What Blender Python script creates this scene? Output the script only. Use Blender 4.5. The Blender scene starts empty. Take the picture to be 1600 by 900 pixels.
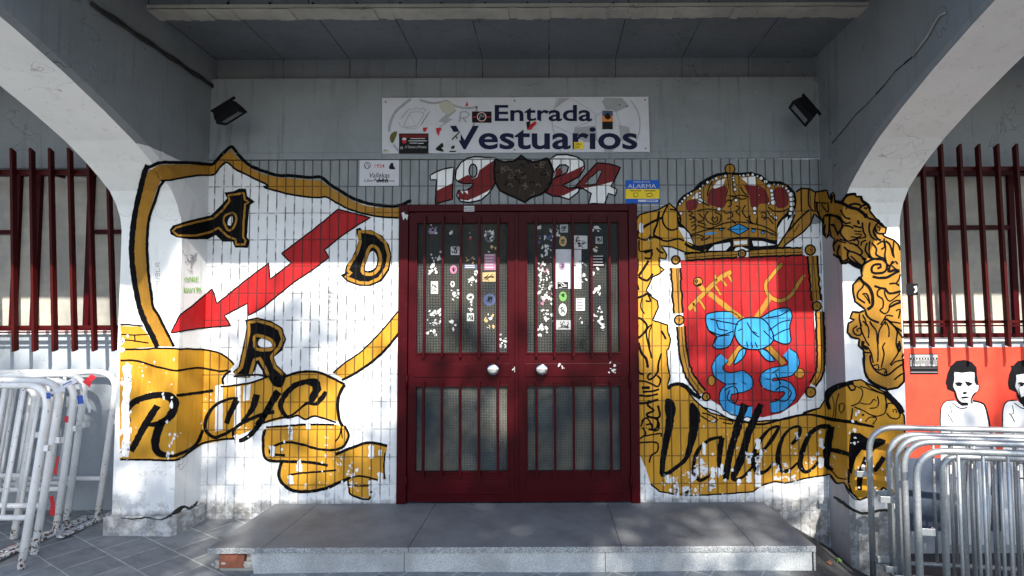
import bpy, bmesh, math, random
from mathutils import Vector, Matrix, noise
from mathutils.geometry import tessellate_polygon
from mathutils.bvhtree import BVHTree
R = math.radians
S = bpy.context.scene
C = S.collection
random.seed(7)
# ---------------------------------------------------------------- camera, sky, sun, exposure
FPX, CX, CY = 925.0, 860.0, 450.0
TILT, ROLL, DIST, EYE = 3.03, -0.22, 4.55, 1.383
cam = bpy.data.cameras.new('camera'); co = bpy.data.objects.new('camera', cam); C.objects.link(co)
cam.sensor_width = 36; cam.lens = FPX*36/1600; cam.shift_x = (800-CX)/1600; cam.clip_end = 3000; cam.clip_start = 0.05
CM = Matrix.Translation((0, -DIST, EYE)) @ Matrix.Rotation(R(90+TILT), 4, 'X') @ Matrix.Rotation(R(ROLL), 4, 'Z')
co.matrix_world = CM; S.camera = co
EL, AZ = 38.2, 11.0          # sun: height, and degrees to the right of straight-on
w = bpy.data.worlds.new('World'); S.world = w; w.use_nodes = True
nt = w.node_tree; nt.nodes.clear()
sky = nt.nodes.new('ShaderNodeTexSky'); sky.sky_type = 'NISHITA'; sky.sun_disc = False
sky.sun_elevation = R(EL); sky.sun_rotation = R(180-AZ); sky.air_density = 1.0; sky.dust_density = .8; sky.ozone_density = 1.1
bg = nt.nodes.new('ShaderNodeBackground'); bg.inputs[1].default_value = 0.125
wo = nt.nodes.new('ShaderNodeOutputWorld'); nt.links.new(sky.outputs[0], bg.inputs[0]); nt.links.new(bg.outputs[0], wo.inputs[0])
sl = bpy.data.lights.new('sun', 'SUN'); sl.energy = 4.6; sl.angle = R(0.55); sl.color = (1, .93, .82)
so = bpy.data.objects.new('sun', sl); C.objects.link(so)
sd = Vector((math.sin(R(AZ))*math.cos(R(EL)), -math.cos(R(AZ))*math.cos(R(EL)), math.sin(R(EL))))
so.rotation_euler = sd.to_track_quat('Z', 'Y').to_euler(); so.location = (4, -8, 9)
S.view_settings.view_transform = 'Standard'; S.view_settings.look = 'None'
S.view_settings.gamma = 1; S.view_settings.exposure = 1.16; S.view_settings.use_curve_mapping = False
S.cycles.max_bounces = 8; S.cycles.diffuse_bounces = 5
# ---------------------------------------------------------------- photograph -> place
def ray(px, py):
    d = CM.to_3x3() @ Vector(((px-CX)/FPX, -(py-CY)/FPX, -1)); return CM.translation.copy(), d
def PY(px, py, y=0.0):
    o, d = ray(px, py); return o + d*((y-o.y)/d.y)
def PZ(px, py, z=0.0):
    o, d = ray(px, py); return o + d*((z-o.z)/d.z)
CI = CM.inverted()
def proj(p):
    q = CI @ Vector(p); return (CX+FPX*q.x/-q.z, CY-FPX*q.y/-q.z)
# ---------------------------------------------------------------- object helpers
def tag(o, label=None, cat=None, group=None, kind=None):
    if label: o['label'] = label
    if cat:
        o['category'] = cat; o['kind'] = kind or 'thing'
    if group: o['group'] = group
    if kind: o['kind'] = kind
    return o
def empty(name, loc=(0, 0, 0), label=None, cat=None, group=None, rot=(0, 0, 0)):
    o = bpy.data.objects.new(name, None); C.objects.link(o); o.location = loc; o.rotation_euler = rot
    o.empty_display_size = .1
    return tag(o, label, cat, group)
class MB:
    """collects shapes and links them as one mesh object"""
    def __init__(s): s.v = []; s.f = []; s.m = []; s.mats = []; s.sm = []
    def mi(s, mat):
        if mat not in s.mats: s.mats.append(mat)
        return s.mats.index(mat)
    def add(s, vs, fs, mat=None, smooth=False):
        k = len(s.v); s.v += [tuple(v) for v in vs]
        for f in fs: s.f.append([k+i for i in f]); s.m.append(s.mi(mat) if mat else 0); s.sm.append(smooth)
    def box(s, a, b, mat=None, bev=0.0, M=None):
        x0, y0, z0 = [min(a[i], b[i]) for i in range(3)]; x1, y1, z1 = [max(a[i], b[i]) for i in range(3)]
        if bev <= 0:
            vs = [(x0,y0,z0),(x1,y0,z0),(x1,y1,z0),(x0,y1,z0),(x0,y0,z1),(x1,y0,z1),(x1,y1,z1),(x0,y1,z1)]
            fs = [(0,3,2,1),(4,5,6,7),(0,1,5,4),(1,2,6,5),(2,3,7,6),(3,0,4,7)]
        else:
            bm = bmesh.new(); bmesh.ops.create_cube(bm, size=1)
            for v in bm.verts: v.co = ((x0+x1)/2+v.co.x*(x1-x0), (y0+y1)/2+v.co.y*(y1-y0), (z0+z1)/2+v.co.z*(z1-z0))
            bmesh.ops.bevel(bm, geom=bm.edges[:], offset=bev, segments=2, affect='EDGES', profile=.5)
            bm.verts.index_update(); vs = [v.co.copy() for v in bm.verts]; fs = [[v.index for v in f.verts] for f in bm.faces]; bm.free()
        if M: vs = [M @ Vector(v) for v in vs]
        s.add(vs, fs, mat)
    def tube(s, pts, r, n=10, mat=None, cap=True):
        pts = [Vector(p) for p in pts]; rr = r if isinstance(r, (list, tuple)) else [r]*len(pts)
        vs = []; prev = None
        for i, p in enumerate(pts):
            t = (pts[min(i+1, len(pts)-1)]-pts[max(i-1, 0)]).normalized()
            if prev is None:
                u = t.orthogonal().normalized()
            else:
                u = (prev - t*prev.dot(t)).normalized()
            prev = u; b = t.cross(u)
            for k in range(n):
                a = 2*math.pi*k/n; vs.append(p + (u*math.cos(a)+b*math.sin(a))*rr[i])
        fs = []
        for i in range(len(pts)-1):
            for k in range(n): fs.append((i*n+k, i*n+(k+1) % n, (i+1)*n+(k+1) % n, (i+1)*n+k))
        if cap: fs.append(tuple(range(n-1, -1, -1))); fs.append(tuple((len(pts)-1)*n+k for k in range(n)))
        s.add(vs, fs, mat, True)
    def lathe(s, prof, M, n=24, mat=None):
        vs = []; fs = []
        for (r, h) in prof:
            for k in range(n):
                a = 2*math.pi*k/n; vs.append(M @ Vector((r*math.cos(a), r*math.sin(a), h)))
        for i in range(len(prof)-1):
            for k in range(n): fs.append((i*n+k, i*n+(k+1) % n, (i+1)*n+(k+1) % n, (i+1)*n+k))
        fs.append(tuple((len(prof)-1)*n+k for k in range(n)))
        s.add(vs, fs, mat, True)
    def build(s, name, mat=None, parent=None, label=None):
        me = bpy.data.meshes.new(name); me.from_pydata(s.v, [], s.f)
        if mat and not s.mats: s.mats = [mat]
        for m in s.mats: me.materials.append(m)
        me.polygons.foreach_set('material_index', s.m); me.polygons.foreach_set('use_smooth', s.sm)
        me.update()
        o = bpy.data.objects.new(name, me); C.objects.link(o)
        if parent: o.parent = parent
        if label: o['label'] = label
        return o
def fillet(pts, r, seg=7):
    out = []; pts = [Vector(p) for p in pts]
    for i, p in enumerate(pts):
        if i in (0, len(pts)-1): out.append(p); continue
        a = (pts[i-1]-p); b = (pts[i+1]-p); ra = min(r, a.length*.49, b.length*.49)
        p0 = p+a.normalized()*ra; p1 = p+b.normalized()*ra
        for k in range(seg+1):
            t = k/seg; out.append(p0*(1-t)**2+p*2*t*(1-t)+p1*t*t)
    return out
# ---------------------------------------------------------------- materials
def lin(c):
    return tuple(x/12.92 if x <= .04045 else ((x+.055)/1.055)**2.4 for x in c)
class G:
    """small node-graph builder"""
    def __init__(s, name):
        s.mat = bpy.data.materials.new(name); s.mat.use_nodes = True; s.t = s.mat.node_tree; s.t.nodes.clear()
        s.out = s.t.nodes.new('ShaderNodeOutputMaterial'); s.b = s.t.nodes.new('ShaderNodeBsdfPrincipled')
        s.t.links.new(s.b.outputs[0], s.out.inputs[0]); s._pos = None
    def n(s, typ, **k):
        x = s.t.nodes.new('ShaderNode'+typ)
        for a, v in k.items(): setattr(x, a, v)
        return x
    def l(s, a, b): s.t.links.new(a, b)
    def set(s, inp, v):
        if isinstance(v, bpy.types.NodeSocket): s.l(v, inp)
        elif isinstance(v, (tuple, list)) and len(v) == 3 and inp.type == 'RGBA': inp.default_value = (*v, 1)
        else: inp.default_value = v
    def pos(s):
        if not s._pos: s._pos = s.n('NewGeometry').outputs['Position']
        return s._pos
    def xyz(s):
        x = s.n('SeparateXYZ'); s.l(s.pos(), x.inputs[0]); return x.outputs
    def math(s, op, a, b=0.0, c=0.0, clamp=False):
        x = s.n('Math', operation=op, use_clamp=clamp); s.set(x.inputs[0], a); s.set(x.inputs[1], b); s.set(x.inputs[2], c); return x.outputs[0]
    def noise(s, scale, detail=4, rough=.55, vec=None, stretch=None, off=0):
        x = s.n('TexNoise'); x.inputs['Scale'].default_value = scale; x.inputs['Detail'].default_value = detail; x.inputs['Roughness'].default_value = rough
        v = vec or s.pos()
        if stretch or off:
            m = s.n('Mapping'); m.inputs['Scale'].default_value = stretch or (1, 1, 1); m.inputs['Location'].default_value = (off, off*.7, off*1.3)
            s.l(v, m.inputs[0]); v = m.outputs[0]
        s.l(v, x.inputs['Vector']); return x.outputs['Fac']
    def ramp(s, v, lo, hi, a=0.0, b=1.0):
        x = s.n('MapRange', interpolation_type='SMOOTHSTEP'); s.set(x.inputs[0], v); s.set(x.inputs[1], lo); s.set(x.inputs[2], hi); s.set(x.inputs[3], a); s.set(x.inputs[4], b)
        return x.outputs[0]
    def mix(s, f, a, b, mode='MIX'):
        x = s.n('Mix', data_type='RGBA', blend_type=mode); s.set(x.inputs[0], f); s.set(x.inputs[6], a); s.set(x.inputs[7], b); return x.outputs[2]
    def bump(s, h, dist=.002, strength=1.0):
        x = s.n('Bump'); x.inputs['Distance'].default_value = dist; s.set(x.inputs['Strength'], strength); s.set(x.inputs['Height'], h); s.l(x.outputs[0], s.b.inputs['Normal'])
    def done(s, col, rough=.6, metal=0.0, spec=.4):
        s.set(s.b.inputs['Base Color'], col); s.set(s.b.inputs['Roughness'], rough); s.set(s.b.inputs['Metallic'], metal); s.b.inputs['Specular IOR Level'].default_value = spec
        return s.mat
ZT = PY(800, 249).z; ZB = PY(330, 802).z; ROWH = (ZT-ZB)/13
xa, xb = PY(404.3, 330).x, PY(612.9, 330).x; COLW = (xb-xa)/15.0; COLX = xa
print('tile', ROWH, COLW, 'zt', ZT, 'zb', ZB)
def groove(g, width=.0072):
    """0..1 mask of the joints between the upright wall tiles (only on the wall plane)"""
    o = g.xyz(); wob = g.math('MULTIPLY', g.math('SUBTRACT', g.noise(9, 2), .5), .007)
    def line(c, off, pitch, wd):
        a = g.math('DIVIDE', g.math('SUBTRACT', g.math('ADD', c, wob), off), pitch)
        a = g.math('SUBTRACT', a, g.math('FLOOR', a))
        a = g.math('MULTIPLY', g.math('SUBTRACT', .5, g.math('ABSOLUTE', g.math('SUBTRACT', a, .5))), pitch)
        return g.ramp(a, wd*.35, wd, 1.0, 0.0)
    v = line(o[0], COLX, COLW, width); h = line(o[2], ZB, ROWH, width*.9)
    m = g.math('MAXIMUM', v, g.math('MULTIPLY', h, .8))
    m = g.math('MULTIPLY', m, g.math('GREATER_THAN', o[1], -.02))
    m = g.math('MULTIPLY', m, g.math('LESS_THAN', o[2], ZT+.002))
    return g.math('MULTIPLY', m, g.math('LESS_THAN', g.math('ABSOLUTE', g.math('SUBTRACT', o[0], (WXL+WXR)/2)), (WXR-WXL)/2))
WXL, WXR = PY(318, 600).x, PY(1291, 600).x
print('wall x', WXL, WXR)
def tilevar(g):
    o = g.xyz(); c = g.n('CombineXYZ')
    g.l(g.math('FLOOR', g.math('DIVIDE', g.math('SUBTRACT', o[0], COLX), COLW)), c.inputs[0]); g.l(g.math('FLOOR', g.math('DIVIDE', g.math('SUBTRACT', o[2], ZB), ROWH)), c.inputs[1])
    n = g.n('TexWhiteNoise'); g.l(c.outputs[0], n.inputs[0]); return n.outputs[0]
def paint(name, col, wear=1.0, under=(.66, .70, .76), rough=.5, var=.38):
    """brushed paint that flakes off in chips, more of it low down"""
    g = G(name); o = g.xyz()
    n1 = g.noise(26, 6, .7); n2 = g.noise(5.5, 5, .6, off=3)
    f = g.math('ADD', g.math('MULTIPLY', n1, .45), g.math('MULTIPLY', n2, .55))
    low = g.ramp(o[2], ZB+.1, ZB+1.1, .565, .66)
    chip = g.math('MULTIPLY', g.ramp(f, low, g.math('ADD', low, .012)), wear)
    br = g.noise(14, 3, .5, stretch=(1, 1, .25), off=9)
    c = g.mix(g.math('MULTIPLY', g.ramp(br, .35, .7), var), col, tuple(x*.55 for x in col))
    b2 = g.noise(70, 4, .6, stretch=(1, 1, .12), off=15); c = g.mix(g.math('MULTIPLY', g.ramp(b2, .48, .72), var*1.1), c, tuple(min(1, x*1.35+.012) for x in col))
    b3 = g.noise(3.1, 4, .6, off=25); c = g.mix(g.math('MULTIPLY', g.ramp(b3, .45, .7), var*.8), c, tuple(x*.72+.02 for x in col))
    c = g.mix(g.math('MULTIPLY', tilevar(g), .16), c, tuple(x*.6 for x in col))
    c = g.mix(chip, c, under)
    gr = groove(g); c = g.mix(g.math('MULTIPLY', gr, .86), c, tuple(x*.12+.012 for x in col))
    g.bump(g.math('SUBTRACT', g.math('MULTIPLY', g.noise(60, 3), .15), g.math('ADD', gr, g.math('MULTIPLY', chip, .2))), .003, .6)
    return g.done(c, rough+.12, spec=.04 if max(col) < .01 else .18)
def wall_white(name, dark=1.0):
    g = G(name); o = g.xyz()
    n1 = g.noise(30, 7, .72); n2 = g.noise(8, 6, .65, off=5)
    f = g.math('ADD', g.math('MULTIPLY', n1, .4), g.math('MULTIPLY', n2, .6))
    low = g.ramp(o[2], ZB+.0, ZB+.9, .51, .66)
    peel = g.ramp(f, low, g.math('ADD', low, .02))
    c = g.mix(g.ramp(g.noise(3, 4, .6, off=2), .35, .7), (.74, .755, .78), (.63, .65, .68))
    c = g.mix(g.math('MULTIPLY', tilevar(g), .45), c, (.56, .59, .63))
    c = g.mix(g.math('MULTIPLY', peel, .7), c, g.mix(g.ramp(g.noise(7, 2, off=8), .5, .6), (.42, .46, .50), (.54, .52, .47)))
    spl = g.ramp(g.noise(95, 2, .5, off=4), .74, .78); c = g.mix(g.math('MULTIPLY', spl, .5), c, (.12, .11, .10))
    dirt = g.math('MULTIPLY', g.ramp(g.noise(6, 6, .75, off=12), .52, .66), g.ramp(o[2], ZB-.1, ZB+.3, .8, 0.0)); c = g.mix(dirt, c, (.16, .15, .13))
    grime = g.math('MULTIPLY', g.ramp(g.noise(16, 5, .7, off=33), .35, .6, .35, 1.0), g.ramp(g.math('ADD', o[2], g.math('MULTIPLY', g.noise(9, 4, off=2), .06)), .03, .075, .75, 0.0)); c = g.mix(grime, c, (.10, .095, .085))
    st = g.noise(22, 5, .7, stretch=(1, 1, .1), off=6); c = g.mix(g.math('MULTIPLY', g.ramp(st, .6, .75), .35), c, (.35, .36, .37))
    gr = groove(g); k = g.math('MULTIPLY', g.ramp(o[2], ZB+.2, ZB+1.5, .45, .9), g.ramp(g.noise(14, 4, off=20), .38, .56, .12, 1.0))
    c = g.mix(g.math('MULTIPLY', gr, k), c, (.045, .045, .05))
    g.bump(g.math('SUBTRACT', g.math('MULTIPLY', g.noise(45, 4), .25), g.math('ADD', gr, g.math('MULTIPLY', peel, .25))), .003, .7)
    return g.done(c, .55)
def plaster(name, col, mottled=.3, split=None, low=None, streak=.5, joints=None, cracks=.6):
    """painted concrete with form-board streaks, pits and dirt; split = height where the colour changes"""
    g = G(name); o = g.xyz()
    c = g.mix(g.math('MULTIPLY', g.ramp(g.noise(2.2, 6, .65), .35, .68), mottled), col, tuple(x*.55 for x in col))
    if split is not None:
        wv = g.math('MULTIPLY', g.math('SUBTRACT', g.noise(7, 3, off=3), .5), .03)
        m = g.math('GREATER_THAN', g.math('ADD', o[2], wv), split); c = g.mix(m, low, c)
    st = g.noise(17, 6, .7, stretch=(1, 1, .06), off=6); c = g.mix(g.math('MULTIPLY', g.ramp(st, .52, .78), streak), c, tuple(x*.3 for x in col))
    pit = g.ramp(g.noise(70, 2, .5, off=4), .73, .76); c = g.mix(g.math('MULTIPLY', pit, .8), c, (.02, .02, .02))
    sp = g.ramp(g.noise(38, 3, .6, off=14), .68, .74); c = g.mix(g.math('MULTIPLY', sp, .35), c, tuple(min(1, x*1.6+.05) for x in col))
    vz = g.n('TexVoronoi', feature='DISTANCE_TO_EDGE'); vz.inputs['Scale'].default_value = 1.1
    dm = g.n('VectorMath', operation='ADD'); g.l(g.pos(), dm.inputs[0]); nn = g.n('TexNoise'); nn.inputs['Scale'].default_value = 5; g.l(g.pos(), nn.inputs['Vector']); g.l(nn.outputs['Color'], dm.inputs[1]); g.l(dm.outputs[0], vz.inputs['Vector'])
    cr = g.math('MULTIPLY', g.ramp(vz.outputs[0], 0.0, .007, 1.0, 0.0), g.ramp(g.noise(1.7, 2, off=30), .52, .6)); c = g.mix(g.math('MULTIPLY', cr, cracks), c, (.02, .02, .02))
    h = g.math('SUBTRACT', g.math('MULTIPLY', g.noise(30, 6, .65), .6), g.math('ADD', pit, cr))
    if joints:
        x0, p = joints; a = g.math('DIVIDE', g.math('SUBTRACT', o[0], x0), p); a = g.math('SUBTRACT', a, g.math('FLOOR', a))
        a = g.math('MULTIPLY', g.math('SUBTRACT', .5, g.math('ABSOLUTE', g.math('SUBTRACT', a, .5))), p)
        j = g.ramp(a, .002, .006, 1.0, 0.0); c = g.mix(g.math('MULTIPLY', j, g.ramp(g.noise(6, 3), .35, .55, .3, .9)), c, (.015, .015, .015))
    g.bump(h, .004, .5)
    return g.done(c, .7, spec=.3)
def simple(name, col, rough=.5, metal=0.0, var=.15, sc=20, bump=0.0, spec=.4):
    g = G(name); c = g.mix(g.math('MULTIPLY', g.ramp(g.noise(sc, 5), .35, .7), var), col, tuple(x*.5 for x in col))
    if bump: g.bump(g.noise(sc*3, 4), .002, bump)
    return g.done(c, rough, metal, spec)
GOLD = paint('gold_paint', (.50, .25, .02), 1.0)
GOLD2 = paint('ochre_paint', (.34, .165, .018), .35)  # same gold, with the dimness of the upper wall put into its colour
BLACK = paint('black_paint', (.004, .004, .005), .8, var=.1)
RED = paint('red_paint', (.36, .009, .012), .25)
WHITEP = paint('white_paint', (.74, .76, .78), 0)
MAROON = paint('maroon_paint', (.15, .010, .012), .15)
BLUE = paint('blue_paint', (.03, .27, .58), .25)
BROWN = paint('brown_paint', (.022, .013, .008), .2)
GREYP = paint('grey_wall_paint', (.225, .248, .262), .12, under=(.5, .52, .53))
GREEN = simple('green_marker', (.18, .42, .04)); INK = simple('grey_marker', (.22, .22, .24))
POSTER = simple('poster_red', (.80, .055, .025), .55, sc=9, var=.35)
POSTW = simple('poster_white', (.72, .74, .78), .6, sc=14, var=.15); POSTK = simple('poster_black', (.010, .010, .012), .8, spec=.05)
WALLW = wall_white('white_tiled_wall')
PLAST = plaster('grey_plaster', (.215, .240, .258), .35, streak=.6)
CEIL = plaster('ceiling_concrete', (.15, .165, .18), .4, joints=(PY(858, 120).x, (PY(1172, 120).x-PY(437, 120).x)/7))
ROUGHC = plaster('raw_concrete', (.44, .43, .38), .6, streak=.2)
SOFF = plaster('white_soffit', (.80, .81, .80), .15, streak=.3, cracks=.4)
# ---------------------------------------------------------------- ground
xr0, xr1 = PY(1205, 800).x, PY(1300, 860).x
ZG = PY(330, 811).z
def gz(x, y):
    t = min(1, max(0, (x-xr0)/(2.36-xr0))); t = t*t*(3-2*t)*.35+t*.65
    return ZG - .36*t - min(.12, .045*max(0, -y)) + .004*math.sin(x*3.1+y*2.3)*(1 if y < 0 else 0)
def paving():
    g = G('paving'); o = g.xyz()
    mp = g.n('Mapping'); mp.inputs['Rotation'].default_value = (0, 0, R(33)); g.l(g.pos(), mp.inputs[0])
    b = g.n('TexBrick', offset=.5, squash=1); b.inputs['Scale'].default_value = 1; b.inputs['Brick Width'].default_value = .26; b.inputs['Row Height'].default_value = .26; b.inputs['Mortar Size'].default_value = .006; b.inputs['Mortar Smooth'].default_value = .3
    b.inputs['Color1'].default_value = (.20, .215, .225, 1); b.inputs['Color2'].default_value = (.27, .285, .295, 1); b.inputs['Mortar'].default_value = (.46, .46, .44, 1); g.l(mp.outputs[0], b.inputs['Vector'])
    c = g.mix(g.math('MULTIPLY', g.ramp(g.noise(7, 6, .7), .4, .7), .6), b.outputs['Color'], (.11, .12, .13))
    wv = g.noise(16, 5, .6, vec=mp.outputs[0], stretch=(.25, 1.6, 1)); c = g.mix(g.math('MULTIPLY', g.ramp(wv, .5, .7), .45), c, (.26, .28, .30))
    dk = g.mix(g.ramp(g.noise(90, 3), .4, .7), (.035, .036, .04), (.075, .077, .08))
    c = g.mix(g.ramp(o[0], xr0-.35, xr0-.1), c, dk)
    far = g.ramp(o[1], -9.5, -9.45, 1.0, 0.0); c = g.mix(far, c, g.mix(g.noise(60, 4), (.05, .05, .052), (.08, .08, .08)))
    g.bump(g.math('SUBTRACT', g.noise(40, 5), g.math('MULTIPLY', b.outputs['Fac'], 1.2)), .004, .6)
    return g.done(c, .75, spec=.3)
PAVE = paving()
m = MB(); xs = [-1500, -60, -12, -6]+[-5+.1*i for i in range(101)]+[6, 12, 60, 1500]; ys = [-1500, -60, -14, -8]+[-6+.1*i for i in range(65)]+[2, 30, 1500]
vs = [(x, y, gz(x, y)) for y in ys for x in xs]; nx = len(xs)
m.add(vs, [(j*nx+i, j*nx+i+1, (j+1)*nx+i+1, (j+1)*nx+i) for j in range(len(ys)-1) for i in range(nx-1)], PAVE, True)
tag(m.build('ground'), kind='structure')
# ---------------------------------------------------------------- the entrance wall
ZC = PY(800, 122).z; ZCE = PY(800, 92, .05).z; ZTOP = 4.9
DX0, DX1, DZ1 = PY(622, 600).x, PY(998, 600).x, PY(800, 320).z
SY = .22
wall = empty('entrance_wall', (0, 0, ZB), 'white tiled wall with painted emblems around the dark red double door', 'wall')
XL, XR = WXL-.02, WXR+.02
def P(o): o.matrix_parent_inverse = o.parent.matrix_world.inverted() if False else Matrix.Translation(-o.parent.location); return o
m = MB(); zb = ZB-.45
m.box((XL-.1, 0, zb), (DX0, .2, ZT), WALLW); m.box((DX1, 0, zb), (XR+.1, .2, ZT), WALLW); m.box((DX0, 0, DZ1), (DX1, .2, ZT), WALLW)
wf = P(m.build('tiled_face', None, wall))
m = MB(); m.box((XL-.1, -.012, ZT), (XR+.1, .2, PY(800, 238).z), PLAST, .004); m.box((XL-.1, -.004, PY(800, 238).z), (XR+.1, .2, ZC), PLAST)
pf = P(m.build('plaster_band', None, wall, 'grey plaster band above the tiles'))
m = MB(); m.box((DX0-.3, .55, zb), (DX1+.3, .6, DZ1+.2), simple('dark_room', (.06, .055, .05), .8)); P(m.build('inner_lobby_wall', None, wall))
# ceiling of the porch
ceil = empty('porch_ceiling', (0, -.3, ZCE), 'grey jointed concrete ceiling of the porch with a rough cross beam', 'ceiling')
m = MB(); m.box((XL-.1, .05, ZC), (XR+.1, .2, ZCE), CEIL); P(m.build('upright_strip', None, ceil))
yb0 = -(DIST-3.93); yb1 = yb0-.14
m = MB(); m.box((XL-.1, yb0, ZCE), (XR+.1, .2, ZCE+.12), CEIL); P(m.build('ceiling_slab', None, ceil))
zb1 = PY(800, 29, yb0).z
m = MB(); n = 90
for i in range(n):   # rough lower edge of the beam, cast in small uneven steps
    a, b = XL-.1+(XR-XL+.2)*i/n, XL-.1+(XR-XL+.2)*(i+1)/n; d = random.uniform(-.006, .006)
    m.add([(a, yb0+random.uniform(0, .012), zb1+d), (b, yb0+random.uniform(0, .012), zb1+d), (b, yb1, zb1+d*.5), (a, yb1, zb1+d*.5)], [(0, 3, 2, 1)], ROUGHC)
m.box((XL-.1, yb0+.001, zb1+.008), (XR+.1, yb1, zb1+.03), ROUGHC)
P(m.build('beam_edge', None, ceil, 'pale rough lower edge of the cross beam'))
m = MB(); m.box((XL-.1, yb0+.01, zb1+.03), (XR+.1, yb1+.006, ZTOP), CEIL)
P(m.build('cross_beam', None, ceil))
for i in range(12):
    p = PY(355+67*i+random.uniform(-3, 3), 6, yb1+.006); m = MB(); m.lathe([(.010, -.01), (.010, .004), (.004, .005)], Matrix.Translation(p) @ Matrix.Rotation(R(90), 4, 'X'), 8, BLACK)
    P(m.build('tie_hole', None, ceil))
# high slab whose front edge throws the level shadow across the wall
zs = PY(700, 411).z; YF = -2.01; ZF = zs + abs(YF)*math.tan(R(EL))/math.cos(R(AZ))
print('fascia z', ZF, 'shadow z', zs, 'ceil', ZCE, zb1)
ov = empty('grandstand_overhang', (0, YF, ZF), 'high concrete overhang of the grandstand above the porch', 'overhang')
m = MB(); m.box((-9, YF, ZF), (9, YF+.18, ZTOP+.3), PLAST); P(m.build('fascia', None, ov))
m = MB(); m.box((-9, YF+.18, ZTOP-.02), (9, 1.2, ZTOP+.3), CEIL); P(m.build('slab', None, ov))
# ---------------------------------------------------------------- piers with arched beams
ARC = [(.27, .66), (.29, .75), (.33, .83), (.40, .92), (.50, .99), (.62, 1.065), (.80, 1.16), (1.05, 1.262), (1.35, 1.37), (1.66, 1.465), (1.83, 1.51)]
ARC = [(-y, z+EYE) for y, z in ARC]
def pier(name, label, sgn, xo, xi, xc, side_mat):
    root = empty(name, ((xo+xi)/2, -.27, gz((xo+xi)/2, -.3)), label, 'pillar', 'concrete pillars either side of the entrance')
    zg = gz(xi, -.3)-.12
    A = [(-.27, zg), (-.27, 1.2), (-.27, 1.7)]+ARC
    e = [.27, .27, .27, .27, .25, .20, .13, .07, .05, .04, .035, .03, .03, .03, .03, .03]
    B = []
    for i, (y, z) in enumerate(A):
        y0, z0 = A[max(i-1, 0)]; y1, z1 = A[min(i+1, len(A)-1)]; t = Vector((y1-y0, z1-z0)).normalized(); n = Vector((t.y, -t.x))
        k = e[i] if i < len(e) else .03
        by, bz = y+n.x*k, z+n.y*k
        if k > .1: by = max(by, -.27+k) if k >= .27 else by
        B.append((min(by, 0), bz))
    N = len(A)
    m = MB()
    def quad(vs, mat):
        m.add(vs if sgn < 0 else vs[::-1], [(0, 1, 2, 3)], mat)
    for i in range(N-1):
        quad([(xo, *A[i]), (xi, *A[i]), (xi, *A[i+1]), (xo, *A[i+1])], SOFF if i > 0 else WALLW)            # front of the pier and soffit
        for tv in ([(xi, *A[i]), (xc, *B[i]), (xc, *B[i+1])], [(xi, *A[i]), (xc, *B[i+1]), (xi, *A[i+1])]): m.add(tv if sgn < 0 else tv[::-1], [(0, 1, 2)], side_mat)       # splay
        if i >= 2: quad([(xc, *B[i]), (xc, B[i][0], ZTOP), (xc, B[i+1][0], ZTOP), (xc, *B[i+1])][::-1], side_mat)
        quad([(xo, *A[i]), (xo, *A[i+1]), (xo, .3, A[i+1][1]) if i < 3 else (xo, A[i+1][0], ZTOP), (xo, .3, A[i][1]) if i < 3 else (xo, A[i][0], ZTOP)], SOFF)
    yb = B[2][0]
    if yb < 0: pass
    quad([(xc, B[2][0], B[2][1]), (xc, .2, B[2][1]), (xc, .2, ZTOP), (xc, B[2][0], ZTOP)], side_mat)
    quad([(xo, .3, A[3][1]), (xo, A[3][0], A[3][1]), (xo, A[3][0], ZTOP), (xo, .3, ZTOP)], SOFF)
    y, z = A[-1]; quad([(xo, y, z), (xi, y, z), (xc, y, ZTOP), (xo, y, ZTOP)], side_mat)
    sh = P(m.build('shaft_and_arched_beam', None, root))
    return root, sh, [(xo, xi, xc), A, B]
zsplit = PY(290, 262, -.15).z
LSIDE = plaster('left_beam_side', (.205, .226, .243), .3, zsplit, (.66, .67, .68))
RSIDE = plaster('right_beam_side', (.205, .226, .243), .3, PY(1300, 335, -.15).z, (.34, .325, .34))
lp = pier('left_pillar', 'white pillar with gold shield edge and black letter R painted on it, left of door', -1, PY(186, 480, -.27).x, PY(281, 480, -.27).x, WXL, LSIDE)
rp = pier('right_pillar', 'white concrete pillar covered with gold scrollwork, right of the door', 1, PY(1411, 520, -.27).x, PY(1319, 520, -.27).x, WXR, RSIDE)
lp[0].name = 'pillar'; rp[0].name = 'pillar'
# broken plinth of the left pillar, and the cracked skirting of the right one
m = MB(); xo, xi, xc = lp[2][0]; z1 = PY(220, 808, -.3).z; pl = []
ring = [(xo-.03, .02), (xo-.03, -.31), (xi+.0, -.315), (xi+.035, -.29), (xc+.05, 0.02)]
for k, (zz, off) in enumerate([(ZG-.03, 0), (z1-.008, 0), (z1+.004, .012)]):
    for (x, y) in ring: pl.append((x+(off if x < xi-.2 else -off), y+off, zz+(random.uniform(-.006, .006) if k else 0)))
nr = len(ring); fs = [(k*nr+i, k*nr+(i+1), (k+1)*nr+i+1, (k+1)*nr+i) for k in range(2) for i in range(nr-1)]+[tuple(2*nr+i for i in range(nr))]
m.add(pl, fs, WALLW); plinth_o = P(m.build('plinth', None, lp[0], 'chipped white plinth at the foot'))
m = MB()
def crackline(pts, w, d, mat):
    for a, b in zip(pts[:-1], pts[1:]):
        a, b = Vector(a), Vector(b); u = (b-a).normalized(); up = Vector((0, 0, 1)); m.add([a-up*w*random.uniform(.5, 1), b-up*w*random.uniform(.5, 1), b+up*w*random.uniform(.4, 1), a+up*w*random.uniform(.4, 1)], [(0, 1, 2, 3)], mat)
DARK = simple('crack_dark', (.015, .014, .013), .9)
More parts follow.
